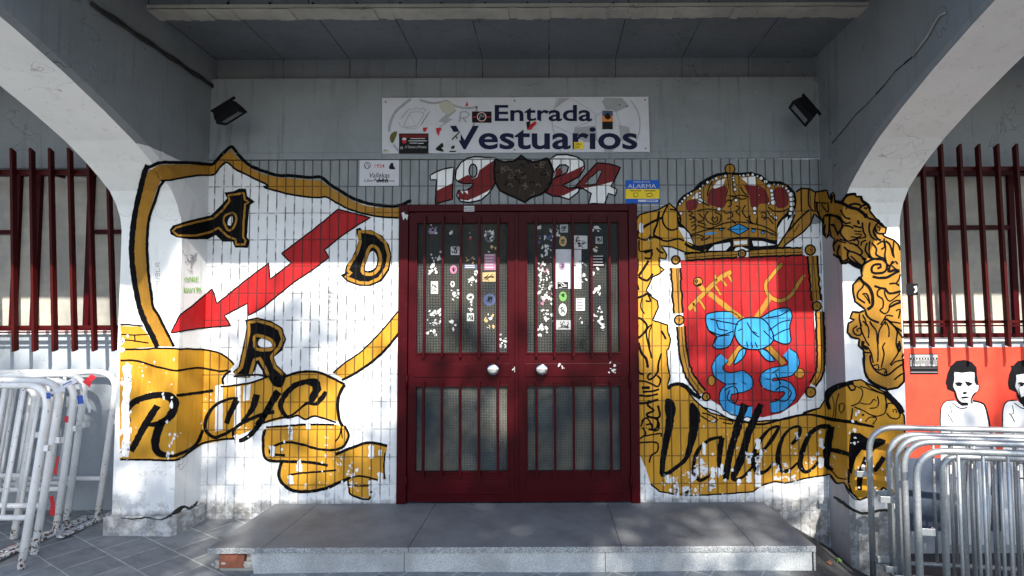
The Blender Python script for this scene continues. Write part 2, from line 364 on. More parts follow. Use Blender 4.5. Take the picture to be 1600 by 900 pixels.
def jag(a, b, n, j):
    a, b = Vector(a), Vector(b); return [a.lerp(b, i/n)+Vector((0, 0, random.uniform(-j, j))) for i in range(n+1)]
# ---------------------------------------------------------------- side bays: walls with windows
def opening_wall(name, label, x0, x1, wx0, wx1, wz0, wz1, low, up, zsplit):
    root = empty(name, ((x0+x1)/2, SY, ZG), label, 'wall')
    m = MB(); zb = ZG-.5
    m.box((x0, SY, zb), (x1, SY+.2, wz0), low); P(m.build('lower_wall', None, root))
    m = MB(); m.box((x0, SY, wz1), (x1, SY+.2, ZTOP), up)
    if wx0 > x0: m.box((x0, SY, wz0), (wx0, SY+.2, wz1), up)
    if wx1 < x1: m.box((wx1, SY, wz0), (x1, SY+.2, wz1), up)
    P(m.build('upper_wall', None, root)); return root
LOWG = plaster('blue_grey_lower_wall', (.33, .37, .42), .2, streak=.15, cracks=.1)
UPG = plaster('side_bay_plaster', (.22, .24, .26), .3)
wz0, wz1 = PY(100, 517, SY).z, PY(100, 262, SY).z
lw = opening_wall('side_wall', 'pale blue grey wall below and above the left barred window', -6.5, lp[2][0][0]+.02, -5.6, PY(197, 400, SY).x, wz0, wz1, LOWG, UPG, 0)
wz0r, wz1r = PY(1500, 528, SY).z, PY(1500, 262, SY).z
rw = opening_wall('side_wall', 'grey and red painted wall with stencilled figures under the right barred window', rp[2][0][0]-.02, 6.5, PY(1395, 400, SY).x, 5.6, wz0r, wz1r, LOWG, UPG, 0)
SILL = simple('window_sill_white', (.7, .7, .7), .6)
# ---------------------------------------------------------------- windows
def steel(name, col):
    g = G(name); n = g.noise(55, 5, .7); c = g.mix(g.math('MULTIPLY', g.ramp(g.noise(6, 4), .4, .7), .4), col, tuple(x*.5 for x in col))
    c = g.mix(g.math('MULTIPLY', g.ramp(n, .66, .7), .5), c, (.20, .07, .05)); g.bump(g.noise(35, 5), .001, .5)
    return g.done(c, .4, spec=.09)
DRED = steel('dark_red_gloss_paint', (.040, .0013, .0038)); BARR = steel('bar_red_paint', (.050, .0048, .0045))
def glass(name, col, col2, p=.0095, rough=.22):
    """ribbed, wired glass: a fine square relief"""
    g = G(name); o = g.xyz()
    def wv(c): return g.math('ABSOLUTE', g.math('SINE', g.math('MULTIPLY', c, math.pi/p)))
    h = g.math('MULTIPLY', wv(o[0]), wv(o[2])); c = g.mix(g.ramp(g.noise(2.3, 3), .35, .65), col, col2)
    c = g.mix(g.ramp(h, .0, .35, .75, 0.0), c, tuple(x*.25 for x in col)); g.bump(h, .003, .8)
    return g.done(c, rough, spec=.5 if p < .011 else .22)
WGL = glass('obscured_window_glass', (.36, .355, .33), (.58, .55, .48)); DGL = glass('door_wired_glass', (.016, .021, .024), (.042, .042, .034), .012, .3)
DGL2 = glass('lower_door_wired_glass', (.03, .045, .055), (.12, .115, .095), .012, .3)
def window(label, x0, x1, z0, z1, ylev, mulls, rails, sign):
    root = empty('window', ((x0+x1)/2, ylev, z0), label, 'window')
    m = MB(); m.box((x0, ylev, z0), (x1, ylev+.01, z1), WGL); P(m.build('pane', None, root))
    m = MB(); t = .022
    m.box((x0, ylev-.03, z1-.05), (x1, ylev-.002, z1+.01), DRED); m.box((x0, ylev-.03, z0), (x1, ylev-.002, z0+.035), DRED)
    for x in mulls: m.box((x-t, ylev-.034, z0+.035), (x+t, ylev-.002, z1-.05), DRED)
    for (a, b, z) in rails: m.box((a, ylev-.031, z-.017), (b, ylev-.003, z+.017), DRED)
    P(m.build('window_frame', None, root))
    m = MB(); m.box((x0, SY-.03, z0-.03), (x1, ylev+.02, z0-.001), SILL, .004); P(m.build('window_sill', None, root)); return root
yl = SY+.09
X = lambda px: PY(px, 400, yl).x
zm = PY(100, 363, yl).z
window('obscured glass window behind dark red bars, left of the entrance', -5.6, PY(197, 400, SY).x, wz0+.002, wz1, yl, [X(-95), X(28), X(60), X(142)], [(X(-95), X(28), zm), (X(142), X(200), zm)], -1)
zm = PY(1500, 356, yl).z
window('obscured glass window behind dark red bars, right of the entrance', PY(1395, 400, SY).x, 5.6, wz0r+.002, wz1r, yl, [X(1469), X(1580), X(1700)], [(X(1469), X(1580), zm)], 1)
def grille(label, bars, yb, rails, top, bot, x0, x1):
    root = empty('window_grille', ((x0+x1)/2, yb, bot), label, 'window grille', 'barred grilles over the two windows')
    for (xt, xb) in bars:
        m = MB(); w = .0100; dp = .021
        vs = []
        for (x, z, tilt) in ((xb, bot, 0), (xt, top, 0)):
            for (dx, dy) in ((-w, -dp), (w, -dp), (w, dp), (-w, dp)): vs.append((x+dx, yb+dy, z+(dy*-.5 if z == top else dy*.3)))
        m.add(vs, [(0, 3, 2, 1), (4, 5, 6, 7), (0, 1, 5, 4), (1, 2, 6, 5), (2, 3, 7, 6), (3, 0, 4, 7)], BARR); P(m.build('bar', None, root))
    for z, hh in rails:
        m = MB(); m.box((x0, yb+.028, z-hh), (x1, yb+.04, z+hh), BARR); P(m.build('rail', None, root))
    for x in (x0+.25, (x0+x1)/2, x1-.25):
        m = MB(); m.box((x-.01, yb+.04, rails[1][0]-.01), (x+.01, SY+.002, rails[1][0]+.01), BARR); P(m.build('wall_anchor', None, root))
    return root
yb = .03
zt, zbt = PY(100, 234, yb).z, PY(100, 548, yb).z
b = []
for k in range(-9, 6):
    b.append((PY(50+29.7*k, 234, yb).x, PY(55+31.0*k, 548, yb).x))
grille('dark red steel bars over the left window, lit by sun on their lower halves', [q for q in b if q[0] < lp[2][0][0]+.3], yb, [(PY(100, 511, yb).z, .012), (PY(100, 268, yb).z, .016), (PY(100, 519, yb).z, .006)], zt, zbt, -4.9, lp[2][0][0]+.1)
b = []
for k in range(-2, 14): b.append((PY(1469+29.2*k, 228, yb).x, PY(1486+29.8*k, 541, yb).x))
zt, zbt = PY(1500, 228, yb).z, PY(1500, 541, yb).z
grille('dark red steel bars over the right window above the red painted wall', [q for q in b if q[0] > rp[2][0][0]-.3], yb, [(PY(1500, 503, yb).z, .012), (PY(1500, 262, yb).z, .016), (PY(1500, 509, yb).z, .006)], zt, zbt, rp[2][0][0]-.1, 5.2)
# ---------------------------------------------------------------- the double door
door = empty('double_door', (PY(808, 785).x, 0, 0), 'dark red steel double door with barred wired glass covered in stickers', 'door')
def W(px, py, y=0.0): p = PY(px, py, y); return p.x, p.z
m = MB(); yf = -.03
x0, x1, z1 = PY(622, 600).x, PY(998, 600).x, PY(800, 320).z; xl, xrr = PY(637, 600).x, PY(984, 600).x; zl = PY(800, 331).z
m.box((x0, yf, .002), (xl, .1, z1), DRED, .004); m.box((xrr, yf, .002), (x1, .1, z1), DRED, .004); m.box((xl, yf, zl), (xrr, .1, z1), DRED, .004)
P(m.build('door_frame', None, door))
KNOB = simple('steel_knob', (.72, .72, .72), .18, 1.0, .1)
leaves = []
xm = PY(808, 600).x
def leaf(a, b, gx0, gx1, barsx, knobx, hx, meet):
    root = empty('door_leaf', (0, 0, 0)); root.parent = door; root.matrix_parent_inverse = Matrix.Translation(-door.location)
    y0 = -.012
    u0, u1 = PY(700, 349).z, PY(700, 551).z; l0, l1 = PY(700, 604).z, PY(700, 736).z; bot, top = .012, zl-.004
    m = MB(); m.box((a, y0, bot), (gx0, .04, top), DRED, .002); m.box((gx1, y0, bot), (b, .04, top), DRED, .002)
    m.box((gx0, y0, u0), (gx1, .04, top), DRED); m.box((gx0, y0, l0), (gx1, .04, u1), DRED); m.box((gx0, y0, bot), (gx1, .04, l1), DRED)
    for (za, zb_) in ((568, 589), (751, 772)):
        q0, q1 = PY(700, za).z, PY(700, zb_).z; m.box((gx0-.02, y0-.008, q1), (gx1+.02, y0+.002, q0), DRED, .003)
    for (za, zb_) in ((u0, u1), (l0, l1)):    # raised bead round each pane
        for (p, q) in (((gx0-.012, za-.0), (gx1+.012, za+.014)), ((gx0-.012, zb_-.014), (gx1+.012, zb_)), ((gx0-.012, zb_+.0005), (gx0, za-.0005)), ((gx1, zb_+.0005), (gx1+.012, za-.0005))):
            m.box((p[0], y0-.008, p[1]), (q[0], y0+.003, q[1]), DRED, .002)
    o = m.build('leaf_panel', None, root)
    for (za, zb_, gm) in ((u0, u1, DGL), (l0, l1, DGL2)):
        m = MB(); m.box((gx0, .012, zb_), (gx1, .018, za), gm); m.build('pane', None, root)
    for (za, zb_) in ((338, 558), (596, 744)):
        for px in barsx:
            x = PY(px, 600).x; m = MB(); m.box((x-.0095, y0-.034, PY(700, zb_).z), (x+.0095, y0-.012, PY(700, za).z), DRED, .002)
            for zz in (za+8, zb_-8): q = PY(700, zz).z; m.box((x-.006, y0-.0125, q-.01), (x+.006, y0-.007, q+.01), DRED)
            m.build('bar', None, root)
    kx, kz = W(knobx, 576); m = MB(); m.lathe([(.030, 0), (.030, .008), (.020, .014), (.018, .035), (.030, .042), (.043, .05), (.045, .062), (.040, .070), (.02, .074), (.001, .075)], Matrix.Translation((kx, y0, kz)) @ Matrix.Rotation(R(90), 4, 'X'), 28, KNOB); m.build('door_knob', None, root)
    for zz in (595, 752): q = PY(700, zz).z; m = MB(); m.tube([(hx, yf-.006, q-.055), (hx, yf-.006, q), (hx, yf-.006, q+.055)], .009, 8, DRED); m.build('hinge', None, root)
    return root
gl = lambda px: PY(px, 600).x
lf = leaf(xl+.003, xm-.002, gl(651), gl(793), [663.5, 692, 720.5, 749.5, 779], 772, xl, 1); lf['label'] = 'left leaf of the double door'
rf = leaf(xm+.002, xrr-.003, gl(824.5), gl(968), [838.5, 867, 896, 925, 953.5], 847, xrr, -1); rf['label'] = 'right leaf of the double door'
m = MB(); m.box((xm-.016, -.026, .012), (xm+.012, -.0125, zl-.01), DRED, .003); m.build('meeting_strip', None, rf)
# ---------------------------------------------------------------- granite step
def granite(name, a, b, c2):
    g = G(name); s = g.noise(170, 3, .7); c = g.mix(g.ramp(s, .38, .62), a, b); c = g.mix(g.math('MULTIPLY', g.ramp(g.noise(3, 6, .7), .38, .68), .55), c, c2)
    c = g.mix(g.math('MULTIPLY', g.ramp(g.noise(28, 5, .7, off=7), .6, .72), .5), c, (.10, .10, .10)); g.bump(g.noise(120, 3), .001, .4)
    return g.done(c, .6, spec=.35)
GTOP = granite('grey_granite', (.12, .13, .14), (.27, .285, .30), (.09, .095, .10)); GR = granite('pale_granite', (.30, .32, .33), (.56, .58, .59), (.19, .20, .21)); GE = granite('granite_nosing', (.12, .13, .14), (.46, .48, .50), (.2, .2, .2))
step = empty('entrance_step', (0, -.45, ZG), 'wide grey granite step in front of the door with a broken left corner', 'step')
bl, brr, fl, fr = PZ(428, 788), PZ(1192, 783), PZ(318, 861), PZ(1271, 850)
bl.y = brr.y = -.002; fl.y = fr.y = (fl.y+fr.y)/2; T = .032
FY = fl.y
def slab(m, pts, z0, z1, mat, side=None):
    k = [(p[0], p[1], z0) for p in pts]+[(p[0], p[1], z1) for p in pts]; n = len(pts)
    m.add(k, [tuple(range(n, 2*n)), tuple(range(n-1, -1, -1))], mat); m.add(k, [(i, (i+1) % n, n+(i+1) % n, n+i) for i in range(n)], side or mat)
m = MB(); cuts = [0, .09, .33, .68, .90, 1.0]; gp = .0018
for i in range(5):
    a, b_ = cuts[i], cuts[i+1]; xa_, xb_ = fl.x+(fr.x-fl.x)*a+gp, fl.x+(fr.x-fl.x)*b_-gp; n = max(6, int((xb_-xa_)/.018)); ed = []
    for k in range(n+1):   # worn, chipped front edge
        c_ = random.random(); ed.append((xa_+(xb_-xa_)*k/n, FY+random.uniform(0, .0035)+(random.uniform(.004, .013) if c_ > .93 else 0)))
    bk = [(bl.x+(brr.x-bl.x)*b_-gp, -.002), (bl.x+(brr.x-bl.x)*a+gp, -.002)]; top_ = [(x, y+random.uniform(.002, .006)) for x, y in ed]; n1 = len(ed)
    m.add([(x, y, -T) for x, y in ed]+[(x, y, -.004-random.uniform(0, .002)) for x, y in ed]+[(x, y, 0) for x, y in top_]+[(x, y, 0) for x, y in bk]+[(x, y, -T) for x, y in bk],
          [(k, k+1, n1+k+1, n1+k) for k in range(n1-1)]+[(n1+k, n1+k+1, 2*n1+k+1, 2*n1+k) for k in range(n1-1)], GE)
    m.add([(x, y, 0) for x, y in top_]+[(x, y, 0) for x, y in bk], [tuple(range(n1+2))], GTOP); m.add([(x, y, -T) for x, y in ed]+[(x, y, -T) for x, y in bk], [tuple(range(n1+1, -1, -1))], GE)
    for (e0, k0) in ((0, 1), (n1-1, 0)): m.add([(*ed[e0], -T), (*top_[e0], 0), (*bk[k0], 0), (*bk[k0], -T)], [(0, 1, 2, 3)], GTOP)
P(m.build('tread_slabs', None, step))
zlow = ZG-.25
for i, (pa, pb) in enumerate(((392, 631.5), (632.5, 945), (946, 1268))):
    a, b_ = PY(pa, 880, FY+.02).x, PY(pb, 880, FY+.02).x; m = MB()
    vs = [(a+(.06 if i == 0 else 0), FY+.012, zlow), (b_, FY+.012, zlow), (b_, FY+.012, -T-.001), (a, FY+.012, -T-.001)]; vs += [(x, FY+.05, z) for (x, y, z) in vs]
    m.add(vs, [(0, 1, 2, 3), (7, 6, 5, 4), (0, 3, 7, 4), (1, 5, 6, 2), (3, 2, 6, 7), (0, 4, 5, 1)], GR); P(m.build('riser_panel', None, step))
MORT = plaster('old_mortar', (.42, .42, .40), .5); BRK = simple('red_brick', (.22, .075, .045), .85, var=.7, sc=30, bump=.6)
m = MB(); core = [(fl.x+.05, FY+.055), (fr.x-.012, FY+.055), (brr.x-.012, -.003), (bl.x+.05, -.003)]; slab(m, core, zlow, -T-.001, MORT); P(m.build('core', None, step))
m = MB(); a, b_ = PY(343, 880, FY+.03).x, PY(382, 880, FY+.03).x; m.box((a, FY+.022, PY(360, 887, FY+.03).z), (b_, FY+.1, -T-.004), BRK, .003); P(m.build('brick', None, step, 'red brick bared at the broken corner'))
m = MB()
for i in range(34):
    x = random.uniform(fl.x+.02, PY(396, 880, FY).x); p = Vector((x, FY+.02+random.uniform(0, .03), ZG+random.uniform(-.004, .02))); s = random.uniform(.004, .013)
    m.box(p-Vector((s, s*.6, s*.6)), p+Vector((s, s*.6, s*.5)), MORT, s*.25)
m.box((fl.x+.03, FY+.03, ZG-.02), (PY(400, 880, FY).x, FY+.054, ZG+.02), MORT, .006); P(m.build('rubble', None, step))
m = MB(); m.box((fr.x-.012, FY+.012, zlow), (fr.x-.0, FY+.05, -T-.001), GE); P(m.build('corner_strip', None, step))
# ---------------------------------------------------------------- street trees across the pavement: they dapple the sun
BARK = simple('tree_bark', (.16, .14, .11), .9, var=.5, sc=9, bump=.6)
def leafm():
    g = G('tree_leaves'); c = g.mix(g.ramp(g.noise(1.5, 4), .35, .65), (.05, .10, .02), (.09, .14, .03)); return g.done(c, .6)
LEAF = leafm()
def grow(label, x, y, cl, seed, per=70):
    rnd = random.Random(seed); z0 = gz(x, y); root = empty('street_tree', (x, y, z0), label, 'tree'); top = min(c.z for c, r in cl)+.2
    m = MB(); m.tube([(x, y, z0-.1), (x+.06, y, z0+2), (x-.05, y+.05, top*.6), (x, y, top+1.2)], [.22, .19, .15, .07], 12, BARK)
    for c, r in cl[::3]: b0 = Vector((x, y, top+rnd.uniform(-1, .8))); m.tube([b0, b0.lerp(c, .5)+Vector((0, 0, .15)), c], [.05, .03, .01], 6, BARK)
    P(m.build('trunk', None, root)); m = MB()
    for c, r in cl:
        for _ in range(per):
            q = c+Vector((rnd.gauss(0, 1), rnd.gauss(0, 1.3), rnd.gauss(0, .8)))*r*.55
            u = Vector((rnd.uniform(-1, 1), rnd.uniform(-1, 1), rnd.uniform(-1, 1))).normalized(); v = u.orthogonal().normalized(); s = rnd.uniform(.055, .10)
            m.add([q-u*s, q-v*s*.6, q+u*s, q+v*s*.6], [(0, 1, 2, 3)], LEAF)
    P(m.build('crown', None, root))
TY = -11.5
GAPS = [(-1.35, 1.25, .42), (-2.95, .95, .40), (-.28, 1.15, .28), (.80, 1.1, .25), (2.5, 1.05, .32), (-1.6, .62, .22), (2.9, .75, .25), (-4.0, 1.45, .5), (-3.7, .25, .5), (1.9, .1, .2), (-2.2, 0, .2), (3.3, 1.2, .3), (-.2, .75, .15)]
def topz(x): return 1.42 if x < -1.0 else (1.25 if x < -.0 else 1.58)
crowns = [[], [], []]; rnd = random.Random(12); k = 0
while k < 190:
    xw, zw, r = rnd.uniform(-5, 5.2), rnd.uniform(-1.6, 1.6), rnd.uniform(.26, .46)
    if zw+r*.62 > topz(xw) or any(math.hypot(xw-gx, zw-gy) < gr+r*.55 for gx, gy, gr in GAPS): continue
    d = abs(TY)+rnd.uniform(-1.6, 1.6); c = Vector((xw+d*math.tan(R(AZ)), -d, zw+d*math.tan(R(EL))/math.cos(R(AZ)))); k += 1
    crowns[0 if xw < -1.7 else (1 if xw < 1.7 else 2)].append((c, r))
for xw, zw in ((-3.35, 1.74), (-3.1, 1.72), (-2.9, 1.74), (-3.2, 1.9), (-3.0, 1.9)):
    d = abs(TY); crowns[0].append((Vector((xw+d*math.tan(R(AZ)), -d, zw+d*math.tan(R(EL))/math.cos(R(AZ)))), .22))
for _ in range(26):
    xw, zw = rnd.uniform(-5, -3.25), rnd.uniform(-.8, .75); d = abs(TY)+rnd.uniform(-1, 1); crowns[0].append((Vector((xw+d*math.tan(R(AZ)), -d, zw+d*math.tan(R(EL))/math.cos(R(AZ)))), .35))
for lab, cl, sd_ in zip(('tall street tree across the pavement, facing the left pillar', 'tall street tree across the pavement, facing the door', 'tall street tree across the pavement, facing the right window'), crowns, (3, 4, 5)):
    grow(lab, sum(c.x for c, r in cl)/len(cl), TY, cl, sd_)
# ---------------------------------------------------------------- painted murals: thin coats laid on the wall and the pillars
def view(ox, oy, s): return lambda pts: [(ox+p[0]/s, oy+p[1]/s)+tuple(p[2:3]) for p in pts]
VP_ = view(0, 0, 1); A_ = view(180, 220, 3.4615); B_ = view(400, 220, 3.4615); C_ = view(180, 470, 3.4615); D_ = view(400, 550, 3.75)
F_ = view(1020, 370, 3); J_ = view(980, 560, 3.75); I_ = view(980, 320, 3); K_ = view(660, 230, 4.2105); Q_ = view(1050, 250, 6)
H_ = view(1230, 270, 6.925); T_ = view(1290, 290, 6.923); U_ = view(1310, 400, 8.18); Y_ = view(1310, 500, 6.43); Z_ = view(1270, 590, 4.5)
I1 = view(990, 330, 5.3); I2 = view(990, 490, 4.74); SR = view(1410, 540, 6.43)
hosts = [(plinth_o, lp[0]), (wf, wall), (pf, wall), (lp[1], lp[0]), (rp[1], rp[0])]
for o_, _ in [(x, 0) for x in rw.children]: hosts.append((o_, rw))
hv = []; hf = []; ho = []
for o_, par in hosts:
    k = len(hv); hv += [v.co.copy() for v in o_.data.vertices]
    for f in o_.data.polygons: hf.append([k+i for i in f.vertices]); ho.append(par)
BV = BVHTree.FromPolygons(hv, hf)
# crease lines of the pillars as they appear in the tracing
seg = []
for (root_, sh_, ((xo, xi, xc), A0, B0)) in (lp, rp):
    for i in range(len(A0)-1):
        seg.append(((xi, *A0[i]), (xi, *A0[i+1]))); seg.append(((xc, *B0[i]), (xc, *B0[i+1])))
        seg.append(((xi, *A0[i]), (xc, *B0[i+1])))
        if i > 2: seg.append(((xo, *A0[i]), (xi, *A0[i]))); seg.append(((xi, *A0[i]), (xc, *B0[i])))
for x in (WXL, WXR): seg.append(((x, 0, ZB-.4), (x, 0, ZT+.5)))
seg.append(((WXL, 0, ZT), (WXR, 0, ZT)))
seg = [(proj(a), proj(b)) for a, b in seg]
def split(poly, a, b):
    nx, ny = -(b[1]-a[1]), b[0]-a[0]; d = [(p[0]-a[0])*nx+(p[1]-a[1])*ny for p in poly]
    if min(d) >= -1e-6 or max(d) <= 1e-6: return [poly]
    L, Rr = [], []
    for i in range(len(poly)):
        p, q, dp, dq = poly[i], poly[(i+1) % len(poly)], d[i], d[(i+1) % len(poly)]
        if dp >= 0: L.append(p)
        if dp <= 0: Rr.append(p)
        if (dp > 0 > dq) or (dp < 0 < dq):
            t = dp/(dp-dq); x = (p[0]+(q[0]-p[0])*t, p[1]+(q[1]-p[1])*t); L.append(x); Rr.append(x)
    return [z for z in (L, Rr) if len(z) > 2]
def smooth(pts, closed):
    n = len(pts); out = []; w = len(pts[0]) > 2
    for i in range(n if closed else n-1):
        g_ = lambda k: pts[k % n] if closed else pts[max(0, min(n-1, k))]
        p0, p1, p2, p3 = g_(i-1), g_(i), g_(i+1), g_(i+2)
        L = math.hypot(p2[0]-p1[0], p2[1]-p1[1]); st = max(1, int(L/3.0))
        for k in range(st):
            t = k/st
            out.append(tuple(.5*((2*p1[j])+(-p0[j]+p2[j])*t+(2*p0[j]-5*p1[j]+4*p2[j]-p3[j])*t*t+(-p0[j]+3*p1[j]-3*p2[j]+p3[j])*t**3) for j in range(3 if w else 2)))
    if not closed: out.append(pts[-1])
    return out
def dense(pts, closed):
    out = []; n = len(pts)
    for i in range(n if closed else n-1):
        p, q = pts[i], pts[(i+1) % n]; st = max(1, int(math.hypot(q[0]-p[0], q[1]-p[1])/4))
        for k in range(st): out.append(tuple(p[j]+(q[j]-p[j])*k/st for j in range(len(p))))
    if not closed: out.append(pts[-1])
    return out
def wob(p, a):
    v = noise.noise_vector(Vector((p[0]*.11, p[1]*.11, 3.3))); u = noise.noise_vector(Vector((p[0]*.4, p[1]*.4, 7.1)))
    return (p[0]+(v.x+.6*u.x)*a, p[1]+(v.y+.6*u.y)*a)+tuple(p[2:])
class Mural:
    def __init__(s, name, label=None): s.name = name; s.label = label; s.d = {}
    def tri(s, tris, mat, layer):
        for t in tris:
            ps = [list(t)]; x0 = min(p[0] for p in t); x1 = max(p[0] for p in t); y0 = min(p[1] for p in t); y1 = max(p[1] for p in t)
            if x0 < 345 or x1 > 1265 or y0 < 256:
                for a, b in seg:
                    if max(a[0], b[0])+.5 < x0 or min(a[0], b[0])-.5 > x1 or max(a[1], b[1])+.5 < y0 or min(a[1], b[1])-.5 > y1: continue
                    ps = [q for p in ps for q in split(p, a, b)]
            for p in ps:
                cx = sum(q[0] for q in p)/len(p); cy = sum(q[1] for q in p)/len(p); o, d = ray(cx, cy)
                hit, nrm, idx, dist = BV.ray_cast(o, d)
                if hit is None: continue
                if nrm.dot(d) > 0: nrm = -nrm
                base = hit + nrm*(.0012+.0007*layer); vs = []
                for q in p:
                    o, d = ray(*q[:2]); dn = d.dot(nrm)
                    vs.append(o+d*((base-o).dot(nrm)/dn))
                par = ho[idx]; s.d.setdefault(par.name, (par, MB()))[1].add(vs, [tuple(range(len(vs)))], mat)
    def fill(s, mat, pts, layer=1, sm=True, w=.5):
        pts = smooth(pts, True) if sm else dense(pts, True); pts = [wob(p, w) for p in pts]
        v = [Vector((p[0], p[1], 0)) for p in pts]
        s.tri([tuple((v[i].x, v[i].y) for i in t) for t in tessellate_polygon([v])], mat, layer)
    def line(s, mat, pts, wd=3, layer=3, closed=False, sm=True, w=.5):
        if len(pts[0]) < 3: pts = [(p[0], p[1], wd) for p in pts]
        pts = smooth(pts, closed) if sm and len(pts) > 2 else dense(pts, closed); n = len(pts); pts = [wob(p, w) for p in pts]; L = []; Rr = []
        for i, p in enumerate(pts):
            a = pts[(i-1) % n] if closed else pts[max(0, i-1)]; b = pts[(i+1) % n] if closed else pts[min(n-1, i+1)]
            tx, ty = b[0]-a[0], b[1]-a[1]; l = math.hypot(tx, ty) or 1; h = max(.3, p[2]*.5*(1+.22*noise.noise(Vector((p[0]*.2, p[1]*.2, 1)))))
            L.append((p[0]-ty/l*h, p[1]+tx/l*h)); Rr.append((p[0]+ty/l*h, p[1]-tx/l*h))
        tr = []
        for i in range(n if closed else n-1):
            j = (i+1) % n; tr += [(L[i], L[j], Rr[j]), (L[i], Rr[j], Rr[i])]
        s.tri(tr, mat, layer)
    def blob(s, mat, pts, wd=3, layer=1, sm=True):
        s.fill(mat, pts, layer, sm); s.line(BLACK, pts, wd, layer+1, True, sm)
    def circ(s, mat, c, r, wd=2.5, layer=3, ry=None):
        p = [(c[0]+r*math.cos(a*math.pi/6), c[1]+(ry or r)*math.sin(a*math.pi/6)) for a in range(12)]
        s.fill(mat, p, layer, True, .3)
        if wd: s.line(BLACK, p, wd, layer+1, True, True, .3)
    def build(s):
        for k, (par, mb) in s.d.items():
            P(mb.build(s.name, None, par, s.label))
def W3(v, pts, s):   # tracing with a width as third number, given in the zoomed view
    return [(a[0], a[1], c[2]/s) for a, c in zip(v(pts), pts)]
# grey wall paint over the top rows of tiles
g0 = Mural('painted_grey_area', 'grey paint over the top rows of tiles')
g0.fill(GREYP, [(318, 248.6), (1300, 248.6), (1300, 345), (1262, 352), (1240, 340), (1200, 345), (1150, 340), (1090, 345), (1060, 350), (1030, 338), (1000, 352), (988, 352), (988, 322), (640, 322), (632, 326), (600, 326), (560, 318), (530, 305), (505, 288), (480, 286), (440, 282), (410, 274), (385, 262), (362, 240), (340, 262), (330, 268), (318, 268)], 0, False, 1)
g0.build()
# ---- left: shield with the bolt
s1 = Mural('painted_shield_edge', 'gold and black edge of the big painted shield')
leg = A_([(185,155),(148,230),(128,310),(108,400),(96,480),(90,560),(91,640),(98,720),(110,800),(124,880)])+C_([(150,80),(185,160),(230,245),(315,248),(290,195),(255,130),(225,70)])+A_([(200,880),(182,800),(172,720),(166,640),(164,560),(168,480),(180,400),(200,340),(222,270),(245,215),(232,165)])
s1.fill(GOLD2, leg, 2, False)
top = A_([(195,155),(240,130),(330,128),(430,130),(520,135),(545,120),(590,75),(628,45),(665,95),(720,140),(770,170),(830,190)])+B_([(60,185),(120,198),(200,205),(290,212),(345,215),(400,252),(460,290),(520,325),(590,350),(660,362),(740,365),(785,360),(785,415),(700,410),(620,400),(560,385),(500,365),(440,335),(380,300),(340,305),(260,298),(180,285),(100,265),(40,245)])+A_([(830,240),(760,205),(700,175),(650,150),(605,115),(570,140),(530,180),(450,185),(380,195),(300,210),(245,215)])
s1.fill(GOLD2, top, 2, False)
s1.line(BLACK, W3(A_, [(175,130,30),(153,190,30),(135,270,30),(115,350,30),(101,430,30),(93,500,31),(89,600,31),(94,680,31),(104,760,30),(119,840,30),(131,900,30)], 3.46)+W3(C_, [(150,90,32),(180,150,30),(205,200,30),(228,250,26)], 3.46), layer=3)
s1.line(BLACK, A_([(265,215),(240,250),(212,335),(188,400),(176,470),(172,560),(175,650),(182,740),(195,830),(205,900)])+C_([(228,70),(258,130),(290,190),(318,248)]), 4.4, 3)
s1.line(BLACK, A_([(165,150),(200,135),(245,118),(330,118),(430,120),(520,128),(545,108),(590,62),(630,32),(668,78),(720,128),(770,152),(830,172)])+B_([(60,172),(120,186),(200,190),(290,198),(350,196),(400,236),(460,274),(520,309),(590,334),(660,348),(740,354),(790,345),(838,322)]), 5, 3)
s1.line(BLACK, A_([(245,215),(300,212),(380,197),(450,187),(530,183),(570,142),(605,117),(650,153),(700,178),(760,208),(830,243)])+B_([(40,248),(100,268),(180,288),(260,301),(340,308),(380,303),(440,338),(500,368),(560,388),(620,402),(700,413),(785,418)]), 3, 3)
s1.fill(GOLD, [(521,583),(531,574),(549,561),(566,549),(585,530),(605,508),(622,487),(625,500),(625,516),(610,535),(590,556),(560,578),(536,592)], 2, False)
s1.line(BLACK, [(521,583),(531,573),(549,560),(566,548),(585,529),(605,507),(623,485)], 2.5, 3); s1.line(BLACK, [(534,594),(560,580),(590,558),(610,537),(625,518)], 4, 3)
s1.build()
s2 = Mural('painted_bolt', 'red lightning bolt')
bolt = [(266.7,520.6),(281,492),(300,478),(331.7,451),(339,474),(380,441),(419.8,410.7),(422,436),(455,411),(440,396),(485,362),(528.6,327),(552,333),(579,340),(560,351),(536,367),(507,390.5),(514,402),(485,424),(457.8,442),(411.6,480),(388,493),(386.6,474),(350.5,493),(360.6,509),(312,513)]
s2.fill(RED, bolt, 1, False); s2.line(BLACK, bolt, 2.2, 2, True, False); s2.build()
def ringletter(label, outer, ring, inner, hole, ringw=3):
    L = Mural('painted_letter', label); L.fill(BLACK, outer, 1, False)
    L.line(GOLD2, ring, ringw, 2, True, False, .4); L.line(GOLD2, inner, ringw, 2, True, True, .4); L.fill(WHITEP, hole, 3, True, .3); L.build()
ringletter('black and gold letter A', A_([(295,480),(312,458),(400,430),(520,402),(570,350),(605,310),(590,280),(640,272),(670,258),(708,260),(714,300),(755,330),(728,348),(720,420),(712,520),(728,545),(718,578),(650,578),(635,545),(580,545),(545,510),(500,533),(400,533),(330,522),(300,505)]),
    A_([(310,488),(330,470),(410,447),(530,420),(580,375),(618,325),(612,295),(650,290),(695,282),(700,318),(722,332),(702,345),(695,430),(692,522),(705,538),(700,560),(655,562),(650,533),(605,515),(560,470),(520,492),(440,512),(340,512)]),
    A_([(600,470),(585,430),(600,400),(640,390),(655,420),(640,470),(615,485)]), A_([(608,455),(612,425),(633,405),(635,440),(622,460)]), 3.2)
